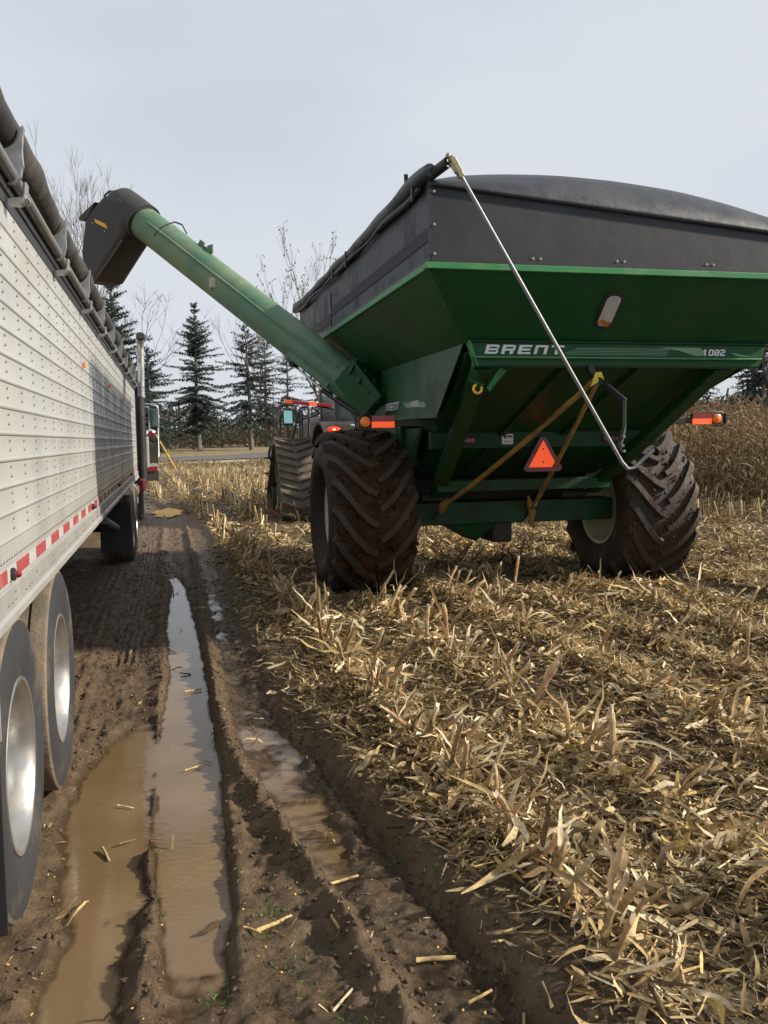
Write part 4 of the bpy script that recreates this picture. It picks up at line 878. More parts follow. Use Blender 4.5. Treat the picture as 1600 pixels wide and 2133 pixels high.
part('knot', MB().tube([(2.83, 8.86, 1.00), (2.80, 8.93, .955), (2.79, 8.99, .90), (2.80, 9.04, .86)], [.02, .045, .04, .018], 8), M['strap'], RS, True)
part('hook', MB().tube([(2.79, 9.10, .86), (2.77, 9.16, .80), (2.76, 9.17, .77)], [.014, .018, .012], 8), M['dark'], RS, True)
part('knot', MB().tube([(3.84, 9.14, 1.0), (3.86, 9.165, .93), (3.90, 9.17, .82), (3.89, 9.175, .70), (3.93, 9.17, .64)], [.014, .03, .045, .03, .02], 8), M['strap'], RS, True)
part('tail_end', MB().bar((3.90, 9.17, .80), (3.80, 9.17, .69), .04, .004, (0, 1, 0)), M['strap'], RS)

# ------------------------------------------------------------------ tracked tractor
TR = thing('tracked_tractor', 'tracked farm tractor parked ahead of the grain cart with tail lamp lit', 'tractor', (3.9, 19.5, 0))
def hull_path(circ, n=90):
    P = []
    for a in np.linspace(0, 2 * math.pi, n * 4, endpoint=False):
        dv = np.array([math.cos(a), math.sin(a)]); best = max(((np.dot(c[:2], dv) + c[2]), i) for i, c in enumerate(circ))[1]
        c = circ[best]; P.append((c[0] + c[2] * dv[0], c[1] + c[2] * dv[1]))
    # resample evenly
    P = np.array(P + [P[0]]); L = np.r_[0, np.cumsum(np.hypot(*np.diff(P, axis=0).T))]; t = np.linspace(0, L[-1], n + 1)[:-1]
    return np.stack([np.interp(t, L, P[:, 0]), np.interp(t, L, P[:, 1])], 1), L[-1]
def track_unit(xa, xb, y0, lugs=True):
    circ = [(y0 + .40, .35, .36), (y0 + 2.45, .35, .36), (y0 + 1.25, 1.17, .46)]
    P, Lg = hull_path(circ, 72)
    e = bpy.data.objects.new('track_unit', None); COL.objects.link(e); e.parent = TR; e.matrix_parent_inverse = Matrix.Translation(-Vector(TR['_origin']))
    cen = P.mean(0); V = []; F = []; n = len(P)
    for (y, z) in P:
        dv = np.array([y, z]) - cen; dv = dv / np.hypot(*dv); q_ = np.array([y, z]) - dv * .05
        V += [(xa, y, z), (xb, y, z), (xb, q_[0], q_[1]), (xa, q_[0], q_[1])]
    for i in range(n):
        a = 4 * i; b = 4 * ((i + 1) % n)
        for k in range(4): F.append((a + k, a + (k + 1) % 4, b + (k + 1) % 4, b + k))
    part('belt', MB().add(V, F), M['track'], e, True)
    for (cy_, cz_, r_) in circ[:2] + [(circ[2][0], circ[2][1], circ[2][2])]:
        part('track_roller', MB().lathe([(xa + .10, 0), (xa + .10, r_ - .12), (xa + .06, r_ - .10), (xa + .06, r_ - .055), (xb - .06, r_ - .055), (xb - .06, 0)], 32, 'X', (0, cy_, cz_)), M['dark'], e, True)
    part('track_frame', MB().prism([(xa + .14, y0 + .35, .35), (xa + .14, y0 + 2.5, .35), (xa + .14, y0 + 1.6, 1.15), (xa + .14, y0 + .9, 1.15)], (.08, 0, 0)), M['dark'], e, bevel=.02)
    part('belt_edge', MB().box((xa - .004, y0 + 1.4, .16), (.008, 1.6, .05)), M['redpaint'], e)
    if lugs:
        for side in (0, 1):
            me = None
            for i in range(0, n, 2):
                y, z = P[i]; y2, z2 = P[(i + 1) % n]; t = Vector((0, y2 - y, z2 - z)).normalized(); nrm = Vector((1, 0, 0)).cross(t)
                if nrm.dot(Vector((0, y - cen[0], z - cen[1]))) < 0: nrm = -nrm
                xm = (xa + xb) / 2; hw = (xb - xa) / 2
                if me is None:
                    sgn = -1 if side == 0 else 1
                    mb = MB().add([(sgn * .02, -.035, 0), (sgn * .02, .035, 0), (sgn * hw, .195, 0), (sgn * hw, .115, 0), (sgn * .02, -.018, .05), (sgn * .02, .018, .05), (sgn * hw, .175, .05), (sgn * hw, .135, .05)],
                                  [(0, 1, 2, 3), (4, 7, 6, 5), (0, 4, 5, 1), (1, 5, 6, 2), (2, 6, 7, 3), (3, 7, 4, 0)])
                    me = mb.mesh('track_lug'); me.materials.append(M['track'])
                o = bpy.data.objects.new('track_lug', me); COL.objects.link(o); o.parent = e
                R = Matrix((Vector((1, 0, 0)), -t, nrm)).transposed().to_4x4()
                if R.determinant() < 0: R = Matrix((Vector((1, 0, 0)), t, nrm)).transposed().to_4x4()
                o.matrix_local = Matrix.Translation((xm, y, z)) @ R
    return e
track_unit(2.07, 2.83, 17.0); track_unit(4.97, 5.73, 17.0, False)
part('chassis', MB().box((3.9, 19.2, .95), (1.1, 5.2, .7)), M['dark'], TR, bevel=.04)
part('hood', MB().box((3.9, 22.0, 1.75), (1.0, 2.8, .9)), M['maroon'], TR, bevel=.12)
part('cab', MB().prism([(3.46, 18.8, 1.7), (3.46, 18.75, 3.2), (3.46, 20.5, 3.2), (3.46, 20.7, 1.7)], (1.1, 0, 0)), M['glass'], TR, bevel=.03)
part('cab_roof', MB().box((4.01, 19.6, 3.28), (1.2, 2.0, .16)), M['maroon'], TR, bevel=.05)
for x in (3.48, 4.54):
    for y in (18.78, 20.6): part('cab_pillar', MB().bar((x, y - .04, 1.7), (x, y - .06, 3.2), .07, .07, (0, 1, 0)), M['blackm'], TR)
m = MB()     # curved fender
fp = []
for a in range(20, 171, 15): fp.append((17.95 + .95 * math.cos(rad(a)), 1.30 + .72 * math.sin(rad(a))))
m.prism([(2.95, y, z) for y, z in fp] + [(2.95, y, z - .05) for y, z in fp[::-1]], (.75, 0, 0))
FEN = mat('dusty_fender', (.030, .022, .022), .5, dirt=((.06, .05, .045), .4, 4), var=.2)
fd = part('fender', m, FEN, TR, True, ang=50)
part('fender_back', MB().prism([(2.92, 17.02, 1.30), (3.75, 17.02, 1.30), (3.75, 17.06, 1.72), (3.60, 17.1, 1.95), (3.2, 17.1, 1.98), (2.98, 17.06, 1.80)], (0, .06, 0)), M['dark'], fd, bevel=.03)
tl = part('tail_lamp', MB().lathe([(-.045, 0), (-.04, .05), (-.02, .075), (.0, .078)], 20, 'Y', (0, 0, 0)), M['lit'], TR, True)
tl.scale = (1.6, 1, .75); tl.location = (3.10, 16.99, 1.845)
part('tail_bulb', MB().lathe([(-.052, 0), (-.046, .02), (-.04, .026)], 10, 'Y', (0, 0, 0)), M['litcore'], tl, True)
part('work_lamp', MB().box((3.47, 17.0, 1.92), (.09, .06, .05)), M['tapew'], TR, bevel=.02)
la = part('warning_bar', MB().bar((2.38, 18.5, 2.45), (3.35, 18.5, 2.36), .05, .07), M['redpaint'], TR, bevel=.01)
part('orange_reflector', MB().bar((2.86, 18.465, 2.412), (3.02, 18.465, 2.397), .012, .075), M['orange'], la)
part('orange_reflector', MB().bar((2.35, 18.465, 2.46), (2.50, 18.465, 2.447), .012, .07), mat('dull_orange', (.75, .12, .02), .4), la)
part('arm_tube', MB().tube([(3.02, 18.5, 2.38), (3.4, 18.6, 2.30)], .03, 10), M['blackm'], la, True)
mi = part('cab_mirror', MB().box((2.46, 18.9, 2.16), (.22, .06, .36)), M['blackm'], TR, bevel=.045)
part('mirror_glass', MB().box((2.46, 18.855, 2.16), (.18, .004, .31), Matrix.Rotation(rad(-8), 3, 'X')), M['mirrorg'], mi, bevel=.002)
part('mirror_stem', MB().tube([(2.46, 18.95, 2.0), (2.47, 18.95, 1.62)], .022, 8), M['blackm'], mi, True)
for P in ([(2.30, 18.9, 1.55), (2.30, 18.9, 2.36), (2.34, 18.9, 2.40), (2.58, 18.9, 2.40), (2.63, 18.9, 2.35), (2.63, 18.9, 2.20)], [(2.70, 18.7, 1.55), (2.70, 18.7, 2.30), (2.74, 18.7, 2.34), (2.86, 18.7, 2.34), (2.88, 18.7, 2.30), (2.88, 18.7, 1.55)],
          [(2.28, 18.9, 2.30), (2.14, 18.8, 1.80), (2.02, 18.7, 1.38), (2.02, 18.7, 1.30), (2.06, 18.7, 1.25), (2.12, 18.7, 1.25)], [(2.68, 18.75, 2.25), (2.50, 18.75, 1.60)], [(2.80, 19.2, 1.55), (2.80, 19.2, 2.3)]):
    part('hand_rail', MB().tube(P, .028, 8), M['blackm'], TR, True)
part('platform', MB().box((2.6, 18.95, 1.56), (.85, 1.1, .06)), M['dark'], TR)
for z in (.55, .9, 1.25): part('ladder_step', MB().box((2.30, 20.4, z), (.40, .25, .04)), M['dark'], TR)

# ------------------------------------------------------------------ corn residue on the field
def leaf_t(L=1., wd=.08, seg=5, curl=.5, twist=.6, fold=.25, tip=.15, r=None):
    r = r or random; V = []; a = r.uniform(-.3, .3); x = z = 0; yaw = 0; y = 0
    for i in range(seg + 1):
        t = i / seg; ww = wd * (r.uniform(.1, .7) if i == 0 else 1) * (.55 + .45 * math.sin(min(1, t * 1.4 + .15) * math.pi / 2)) * (1 - (1 - tip) * max(0, (t - .45) / .55) ** 1.5) / 2 * r.uniform(.85, 1.15)
        tw = twist * (t - .5) * 2 + r.uniform(-.2, .2); c, s = math.cos(tw), math.sin(tw)
        nx_, ny_ = -math.sin(yaw), math.cos(yaw)
        V += [(x - nx_ * ww * c, y - ny_ * ww * c, z - ww * s + fold * ww), (x, y, z), (x + nx_ * ww * c, y + ny_ * ww * c, z + ww * s + fold * ww)]
        x += L / seg * math.cos(a) * math.cos(yaw); y += L / seg * math.cos(a) * math.sin(yaw); z += L / seg * math.sin(a)
        a += r.uniform(-curl, curl) - .06; yaw += r.uniform(-curl, curl) * .8
    V = np.array(V); V -= V.mean(0); F = []
    for i in range(seg):
        b = 3 * i; F += [(b, b + 1, b + 4, b + 3), (b + 1, b + 2, b + 5, b + 4)]
    return V, np.array(F)
def chip_t(L=1., wd=.25, curl=.5):
    V = []; a = random.uniform(-.3, .3); x = z = 0
    for i in range(3):
        ww = wd / 2 * (random.uniform(.6, 1.1) if i == 1 else random.uniform(.08, .75)); tw = random.uniform(-.6, .6)
        V += [(x, -ww * math.cos(tw), -ww * math.sin(tw)), (x, ww * math.cos(tw), ww * math.sin(tw))]
        x += L / 2 * math.cos(a); z += 0; a += random.uniform(-curl, curl)
        V[-1] = (V[-1][0], V[-1][1], V[-1][2] + math.sin(a) * .1)
    V = np.array(V); V -= V.mean(0)
    return V, np.array([(0, 1, 3, 2), (2, 3, 5, 4)])
def stick_t(L=1., r=.06, n=6):
    V = []; b = random.uniform(-.06, .06)
    P = [(-.5, 1.0), (-.1, .96), (-.06, 1.18), (-.02, .96), (.5, .9)]
    for t, rr in P:
        for k in range(n): a = 2 * math.pi * k / n; V.append((t * L, r * rr * math.cos(a) + b * (t * t), r * rr * math.sin(a)))
    F = []
    for i in range(len(P) - 1):
        for k in range(n): F.append((i * n + k, i * n + (k + 1) % n, (i + 1) * n + (k + 1) % n, (i + 1) * n + k))
    c = len(V); F += [(0, 1, 2, 5), (5, 2, 3, 4)]; e_ = (len(P) - 1) * n; F += [(e_, e_ + 1, e_ + 2, e_ + 5), (e_ + 5, e_ + 2, e_ + 3, e_ + 4)]
    return np.array(V), np.array(F)

PAL = np.array([(.52, .385, .19), (.62, .485, .28), (.40, .28, .13), (.72, .60, .39), (.27, .185, .09), (.50, .36, .13), (.13, .086, .042), (.58, .46, .28), (.36, .28, .16)])
PW = np.array([.17, .13, .18, .08, .16, .07, .13, .05, .06]); PW = PW / PW.sum()
def pal(n, dark=0):
    c = PAL[rng.choice(len(PAL), n, p=PW)] * rng.uniform(.6, 1.2, (n, 1))
    return np.clip(c, 0, .8)
def rotm(yaw, pitch, roll):
    cy, sy, cp, sp, cr, sr = np.cos(yaw), np.sin(yaw), np.cos(pitch), np.sin(pitch), np.cos(roll), np.sin(roll)
    R = np.empty((len(yaw), 3, 3))
    R[:, 0, 0] = cy * cp; R[:, 0, 1] = cy * sp * sr - sy * cr; R[:, 0, 2] = cy * sp * cr + sy * sr
    R[:, 1, 0] = sy * cp; R[:, 1, 1] = sy * sp * sr + cy * cr; R[:, 1, 2] = sy * sp * cr - cy * sr
    R[:, 2, 0] = -sp; R[:, 2, 1] = cp * sr; R[:, 2, 2] = cp * cr
    return R
class Acc:
    def __init__(s): s.V = []; s.F = []; s.T = []; s.n = 0
    def add(s, tmpl, pos, R, sc, tint):
        """one template, n copies; sc (n,) or (n,3)"""
        V, F = tmpl; n = len(pos)
        if n == 0: return
        sc = np.asarray(sc); sc = sc[:, None] * np.ones(3) if sc.ndim == 1 else sc
        P = np.einsum('nij,nkj->nki', R, V[None] * sc[:, None, :]) + pos[:, None, :]
        k = len(V); s.V.append(P.reshape(-1, 3)); s.F.append((F[None] + (np.arange(n) * k)[:, None, None] + s.n).reshape(-1, 4)); s.n += n * k
        s.T.append(np.repeat(tint, k, 0) if tint.ndim == 2 else tint.reshape(-1, 3))
    def scatter(s, tmpls, pos, sc, tint, pit=.25, rol=.5):
        n = len(pos); w_ = rng.integers(0, len(tmpls), n); yaw = rng.uniform(0, 6.283, n); pi_ = rng.normal(0, pit, n); ro = rng.normal(0, rol, n)
        R = rotm(yaw, pi_, ro)
        for i, t in enumerate(tmpls):
            m_ = w_ == i; s.add(t, pos[m_], R[m_], sc[m_], tint[m_])
    def obj(s, name, m, smooth=False): return link(name, np_mesh(name, np.concatenate(s.V), np.concatenate(s.F), smooth, np.concatenate(s.T)), m)

def field_p(x, y):
    ed = itp(BANK, y) + .05 * fbm(x, y, 3.2, 3, 3)
    p = sst(-.05, .16, x - ed)
    tk = np.zeros_like(x)
    for c in (2.02, 5.25): tk = np.maximum(tk, np.exp(-((x - c) / .42) ** 4) * (y < 17))
    rd_ = np.abs(np.mod(x - 1.27 + .037 * (y - 2.5) + .40, .80) - .40); p = p * (.55 + .45 * np.exp(-(rd_ / .20) ** 2))
    p = p * (1 - .40 * tk * np.clip(.5 + 2 * fbm(x, y, 1.1, 3, 61), 0, 1))
    return p * np.clip(.66 + 2.6 * fbm(x, y, 1.5, 3, 62), .12, 1)
def sample(n, y0, y1, xr=.98, logy=False, lo=.4):
    y = np.exp(rng.uniform(math.log(y0), math.log(y1), n)) if logy else rng.uniform(y0, y1, n)
    x = rng.uniform(0, 1, n) * (xr * y + .5 - lo) + lo
    k = rng.random(n) < field_p(x, y)
    # keep clear of wheels
    for c in (2.02, 5.245): k &= ~((np.abs(x - c) < .40) & (np.abs(y - 9.5) < .35))
    return x[k], y[k]
leafT = [leaf_t(1, random.uniform(.05, .13), 8, .62, random.uniform(.2, 1.3), random.uniform(0, .5)) for _ in range(22)]
stripT = [leaf_t(1, random.uniform(.08, .20), 3, .6, random.uniform(.1, .9), .3, random.uniform(.05, .5)) for _ in range(16)]
chipT = [chip_t(1, random.uniform(.10, .34)) for _ in range(14)]
shredT = [chip_t(1, random.uniform(.04, .09), .9) for _ in range(12)]
stickT = [stick_t(1, random.uniform(.04, .065)) for _ in range(5)]

ac = Acc()
def put(n, T, smin, smax, y0, y1, lift, pit, rol, **kw):
    x, y = sample(n, y0, y1, **kw); m_ = len(x); z = ground_z(x, y) + lift[0] + rng.random(m_) ** 1.5 * lift[1]
    ac.scatter(T, np.stack([x, y, z], 1), rng.uniform(smin, smax, m_), pal(m_) * (np.clip(.95 + 1.5 * fbm(x, y, 2.2, 3, 64), .5, 1.25) * (.78 + .34 * np.exp(-((np.mod(x - 1.27 + .037 * (y - 2.5) + .40, .80) - .40) / .20) ** 2)))[:, None], pit, rol)
put(8300, leafT, .10, .32, 1.9, 10, (.008, .045), .22, .8)
put(86000, shredT, .04, .16, 1.9, 10, (.002, .04), .28, .7)
put(40000, stripT, .04, .13, 1.9, 10, (.004, .045), .30, .7)
put(70000, chipT, .02, .075, 1.9, 10, (.002, .03), .35, .7)
put(1300, stickT, .07, .22, 1.9, 10, (.015, .04), .2, .5)
FX = dict(xr=1.08, logy=True, lo=-1.5)
put(9500, leafT[:8], .20, .45, 10, 42, (.015, .07), .3, .7, **FX)
put(48000, stripT[:8], .08, .22, 10, 42, (.01, .06), .35, .7, **FX)
put(54000, shredT, .08, .26, 10, 42, (.0, .06), .45, .7, **FX)
put(20000, chipT, .05, .14, 10, 42, (.0, .04), .4, .7, **FX)
n = 24000; kr = rng.integers(0, 7, n); y = rng.uniform(2.0, 14, n); x = 1.27 - .037 * (y - 2.5) + .80 * kr + rng.normal(0, .07, n)
k = (x < .8 * y + .5) & (rng.random(n) < field_p(x, y) * .9); x, y = x[k], y[k]
for c in (2.02, 5.245):
    k = ~((np.abs(x - c) < .5) & (y < 10.6) & ((y > 8.4) | (rng.random(len(x)) < .6))); x, y = x[k], y[k]
m_ = len(x); z = ground_z(x, y) + rng.uniform(.02, .12, m_)
ac.scatter(shredT + stripT[:8], np.stack([x, y, z - .02], 1), rng.uniform(.06, .20, m_), pal(m_) * 1.12, .6, .9)
huskT = [leaf_t(1, random.uniform(.22, .40), 7, .55, random.uniform(.3, 1.4), random.uniform(.5, 1.1), .25) for _ in range(12)]
n = 3800; kr = rng.integers(0, 7, n); y = rng.uniform(1.95, 13, n); x = 1.27 - .037 * (y - 2.5) + .80 * kr + rng.normal(0, .16, n); k = (x < .8 * y + .5) & (rng.random(n) < field_p(x, y)); x, y = x[k], y[k]
for c in (2.02, 5.245): k = ~((np.abs(x - c) < .45) & (np.abs(y - 9.5) < .8)); x, y = x[k], y[k]
m_ = len(x); ac.scatter(huskT, np.stack([x, y, ground_z(x, y) + rng.uniform(.02, .07, m_)], 1), rng.uniform(.06, .17, m_), np.clip(pal(m_) * 1.2, 0, .8), .4, .9)
n = 26; y = rng.uniform(2.4, 9, n); x = rng.uniform(1.1, 6, n); k = x < .75 * y + .3; x, y = x[k], y[k]
ac.scatter([stick_t(1, .13)], np.stack([x, y, ground_z(x, y) + .018], 1), rng.uniform(.04, .09, len(x)), np.array([(.34, .14, .07)]) * rng.uniform(.7, 1.2, (len(x), 1)), .2, .5)
tag(ac.obj('corn_residue', M['residue']), 'chopped tan corn leaves and husks littering the stubble field', 'residue', kind='stuff')

# bits lying in the mud of the track
ac = Acc()
n = 1500; y = rng.uniform(1.9, 14, n); x = rng.uniform(-1.0, 1.05, n); z = ground_z(x, y)
k = (x < itp(BANK, y) + .02) & (z > WL + .004); x, y, z = x[k], y[k], z[k]
dirty = pal(len(x)) * rng.uniform(.3, .95, (len(x), 1))
ac.scatter(chipT, np.stack([x, y, z + .004], 1), rng.uniform(.012, .05, len(x)), dirty, .15, .4)
n = 100; y = rng.uniform(2.0, 12, n); x = rng.uniform(-.9, 1.0, n); z = np.maximum(ground_z(x, y), WL)
k = (x < itp(BANK, y)); x, y, z = x[k], y[k], z[k]; h_ = len(x) // 2
ac.scatter(leafT, np.stack([x, y, z + .010], 1)[:h_], rng.uniform(.06, .2, h_), pal(h_) * rng.uniform(.35, 1, (h_, 1)), .12, .3)
ac.scatter(stickT, np.stack([x, y, z + .010], 1)[h_:], rng.uniform(.04, .11, len(x) - h_), pal(len(x) - h_) * .9, .1, .2)
# a few larger pieces seen clearly in the ruts
for (px, py, L_, yw, T_) in ((.37, 4.92, .30, .15, leafT[0]), (.40, 4.95, .24, .5, leafT[3]), (.62, 3.62, .13, .4, leafT[5]), (.60, 3.64, .12, 2.4, leafT[6]), (.60, 3.25, .13, .35, stickT[0]), (.30, 2.98, .15, .5, stickT[1]),
                             (.22, 2.93, .07, -.7, stickT[2]), (.86, 2.42, .10, .45, stickT[3]), (.50, 2.88, .10, 1.7, stickT[4]), (-.42, 3.25, .26, .6, leafT[7]), (-.38, 3.28, .22, .9, leafT[8]), (-.45, 3.2, .2, .4, leafT[9]), (.06, 4.62, .10, .6, stickT[0]), (.10, 6.1, .12, .4, stickT[1]), (.78, 2.62, .13, -.1, stickT[2])):
    zz = max(float(ground_z(px, py)), WL) + .012
    ac.add(T_, np.array([[px, py, zz]]), rotm(np.array([yw]), np.array([.03]), np.array([.2])), np.array([L_]), np.array([[.50, .37, .17]]))
tag(ac.obj('mud_litter', M['residue']), 'scraps of corn leaf and stalk lying in the muddy ruts', 'litter', kind='stuff')

# standing stubble: each cut stalk an object of its own with its leaves
def ragged_stalk(h, r, lean_, n=8):
    m = MB(); P = []; rr = []
    nn = random.choice((2, 3)); nodes = [h * (k + .55 + random.uniform(-.1, .1)) / nn for k in range(nn)]
    zs = sorted([-.05, 0, h * .98, h] + [z_ + d_ for z_ in nodes for d_ in (-.012, 0, .012)])
    bx_, by_ = random.uniform(-.05, .05), random.uniform(-.04, .04)
    for z_ in zs:
        t = z_ / h; bulge = 1.22 if any(abs(z_ - q_) < .003 for q_ in nodes) else 1.0
        P.append((bx_ * t * t, by_ * t * t, z_)); rr.append(r * bulge * (1 - .15 * t))
    m.tube(P, rr, n, cap=True)
    top = len(zs) - 1                                  # ragged cut end
    for k in range(n):
        x_, y_, z_ = m.v[top * n + k]; m.v[top * n + k] = (x_ * 1.1, y_ * 1.1, z_ + random.uniform(-.02, .035))
    return m
STK = []; STKM = []
for i in range(12):
    h = random.uniform(.16, .40); m = ragged_stalk(h, random.uniform(.0105, .0150), 0)
    me = m.mesh('corn_stalk', True, 40); base = np.array(random.choice([(.46, .32, .16), (.52, .38, .20), (.40, .26, .125), (.48, .29, .155)]))
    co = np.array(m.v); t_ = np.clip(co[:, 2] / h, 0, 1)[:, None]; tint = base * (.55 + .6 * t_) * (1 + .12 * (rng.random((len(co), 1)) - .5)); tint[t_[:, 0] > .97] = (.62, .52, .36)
    a = me.attributes.new('tint', 'FLOAT_COLOR', 'POINT'); a.data.foreach_set('color', np.c_[tint, np.ones(len(co))].astype(np.float32).ravel())
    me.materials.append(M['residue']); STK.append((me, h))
LEAFM = []
for i in range(10):
    V, F = leaf_t(random.uniform(.16, .36), random.uniform(.014, .032), 6, .38, random.uniform(.2, 1.0), .4, .2); V = V - V[1]
    me = np_mesh('leaf', V, F, True, np.tile(pal(1), (len(V), 1)) * rng.uniform(.8, 1.1, (len(V), 1))); me.materials.append(M['residue']); LEAFM.append(me)
ROWN = ['row nearest the muddy track', 'second row from the muddy track', 'third row from the muddy track', 'fourth row from the muddy track', 'fifth row from the muddy track', 'sixth row from the muddy track']
cnt = 0
for kr in range(6):
    y = 2.15 + random.random() * .1
    while y < 13.5:
        y += random.uniform(.05, .14) if kr < 2 else random.uniform(.09, .24)
        x = 1.27 - .037 * (y - 2.5) + .80 * kr + random.gauss(0, .035)
        if x > .78 * y + .45 or random.random() < .18: continue
        on_track = min(abs(x - 2.02), abs(x - 5.25)) < .5
        if on_track and random.random() < (.40 if y < 8.4 else 1.0) and y < 16: continue
        if abs(x - 2.02) < .5 and 8.4 < y < 10.6: continue
        if abs(x - 5.245) < .5 and 8.4 < y < 10.6: continue
        if kr >= 2 and random.random() < .30: continue
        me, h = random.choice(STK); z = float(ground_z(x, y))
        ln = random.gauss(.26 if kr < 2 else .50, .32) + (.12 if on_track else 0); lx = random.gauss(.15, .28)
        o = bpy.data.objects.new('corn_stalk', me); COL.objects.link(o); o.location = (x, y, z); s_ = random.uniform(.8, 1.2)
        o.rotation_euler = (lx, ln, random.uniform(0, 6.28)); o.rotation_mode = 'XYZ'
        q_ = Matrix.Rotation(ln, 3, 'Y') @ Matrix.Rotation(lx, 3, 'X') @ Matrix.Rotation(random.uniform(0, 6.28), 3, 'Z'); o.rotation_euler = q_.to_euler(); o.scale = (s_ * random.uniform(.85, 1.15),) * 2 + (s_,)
        tall = 'tall' if h * s_ > .33 else ('short' if h * s_ < .22 else 'ankle-high'); tv = q_ @ Vector((0, 0, 1))
        lw = 'upright' if tv.z > .95 else ('sloping' if tv.z > .80 else 'toppled'); zn = 'closest to the camera' if y < 3.6 else ('in mid field' if y < 6.2 else ('just behind the cart' if y < 8.6 else 'beside the cart'))
        tag(o, f'{tall} {lw} cut corn stalk {zn}, {ROWN[kr]}', 'corn stalk', 'cut corn stalks standing in the stubble rows'); cnt += 1
        for j in range(random.choice((2, 3, 4))):
            l_ = bpy.data.objects.new('leaf', random.choice(LEAFM)); COL.objects.link(l_); l_.parent = o
            l_.location = (0, 0, h * random.uniform(.1, .75)); l_.rotation_euler = (random.uniform(-.5, .5), random.uniform(-1.1, 1.0), random.uniform(0, 6.28))
        if cnt >= 299: break
    if cnt >= 299: break
# the rest of the stubble, too far to pick apart
ac = Acc(); P = []
for kr in range(-6, 26):
    y = 13.5 if kr >= 0 else 15.0
    while y < 46:
        y += random.uniform(.10, .22) * (1 + y / 60); x = 1.27 - .037 * (y - 2.5) + .80 * kr + random.gauss(0, .05)
        if x > .85 * y + 1 or x < itp(BANK, y) + .1 or random.random() < .15 or x > 12.2 and y > 12: continue
        if (abs(x - 2.02) < .45 or abs(x - 5.25) < .45) and y < 17: continue
        P.append((x, y, float(ground_z(x, y, False)) + .13))
P = np.array(P); n = len(P); R = rotm(rng.uniform(0, 6.28, n), -1.57 + rng.normal(0, .3, n), rng.normal(0, .3, n))
sc = np.stack([rng.uniform(.30, .60, n), np.full(n, .20), np.full(n, .20)], 1)
ac.add(stick_t(1, .075, 6), P, R, sc, pal(n) * 1.05)
for q_ in range(3): ac.scatter(leafT[:6], P + rng.normal(0, .03, (n, 3)), rng.uniform(.2, .38, n), pal(n), 1.0, .8)
tag(ac.obj('far_stubble', M['residue']), 'rows of cut corn stubble receding towards the road', 'stubble', kind='stuff')

# ------------------------------------------------------------------ mud clods, kernels, weeds, spilled corn
def lump(n=8):
    bm = bmesh.new(); bmesh.ops.create_icosphere(bm, subdivisions=1, radius=1)
    for v in bm.verts: v.co *= random.uniform(.45, 1.35); v.co.z *= .55
    V = np.array([v.co[:] for v in bm.verts]); F = np.array([[v.index for v in f.verts] for f in bm.faces]); bm.free(); return V, np.c_[F, F[:, 2]]
def tri_obj(name, tm, pos, R, sc, m, tint):
    V, F = tm[0][0], None; Vs = []; Fs = []; Ts = []; nb = 0
    w_ = rng.integers(0, len(tm), len(pos))
    for i, (V, F) in enumerate(tm):
        s_ = w_ == i; n_ = int(s_.sum())
        if not n_: continue
        Pq = np.einsum('nij,nkj->nki', R[s_], V[None] * (sc[s_][:, None, None] if sc.ndim == 1 else sc[s_][:, None, :])) + pos[s_][:, None, :]
        Vs.append(Pq.reshape(-1, 3)); Fs.append((F[None, :, :3] + (np.arange(n_) * len(V))[:, None, None] + nb).reshape(-1, 3)); nb += n_ * len(V); Ts.append(np.repeat(tint[s_], len(V), 0))
    return link(name, np_mesh(name, np.concatenate(Vs), np.concatenate(Fs), False, np.concatenate(Ts)), m)
lm = [lump() for _ in range(8)]
n = 9000; y = np.exp(rng.uniform(math.log(1.9), math.log(14), n)); x = rng.uniform(-1.05, 1.1, n)
wgt = np.exp(-((x - itp(BERM, y)) / .07) ** 2) + np.exp(-((x - itp(BANK, y) + .05) / .07) ** 2) + .8 * np.exp(-((x + .12) / .03) ** 2) + .8 * np.exp(-((x - itp(R1L, y) + .1) / .08) ** 2) * (y > 5.3) + .16 + .5 * np.exp(-((x + .45) / .06) ** 2)
z = ground_z(x, y); k = (rng.random(n) < wgt) & (x < itp(BANK, y) + .05) & (z > WL - .01); x, y, z = x[k], y[k], z[k]; n = len(x)
tri_obj_ = tri_obj('mud_clods', lm, np.stack([x, y, z + .003], 1), rotm(rng.uniform(0, 6, n), rng.normal(0, .4, n), rng.normal(0, .4, n)), rng.uniform(.003, .013, n) * (1 + .04 * y), M['clod'], np.ones((n, 3)))
tag(tri_obj_, 'crumbled wet mud clods along the edges of the ruts', 'mud', kind='stuff')
n = 300; y = np.exp(rng.uniform(math.log(1.95), math.log(9), n)); x = rng.uniform(-.8, 1.3, n); z = ground_z(x, y); k = z > WL; x, y, z = x[k], y[k], z[k]; n = len(x)
kt = tint_mat('kernel', .4, .4, 0)
tag(tri_obj('corn_kernels', lm[:3], np.stack([x, y, z + .006], 1), rotm(rng.uniform(0, 6, n), rng.normal(0, .4, n), rng.normal(0, .4, n)), np.stack([rng.uniform(.0045, .007, n), rng.uniform(.003, .005, n), np.full(n, .0035)], 1), kt, np.array([(.78, .47, .10)]) * rng.uniform(.8, 1.15, (n, 1))),
    'loose yellow corn kernels scattered over the mud', 'kernels', kind='stuff')
ac = Acc()
wx = [(.42, 3.3), (.28, 3.05), (.24, 2.9), (.30, 3.02), (.35, 2.55), (.42, 2.4), (.50, 2.36), (.24, 4.6), (.21, 5.0), (.22, 6.5), (.86, 3.35), (.95, 3.6), (.35, 2.7), (.08, 2.62), (.30, 4.1), (.92, 3.05)]
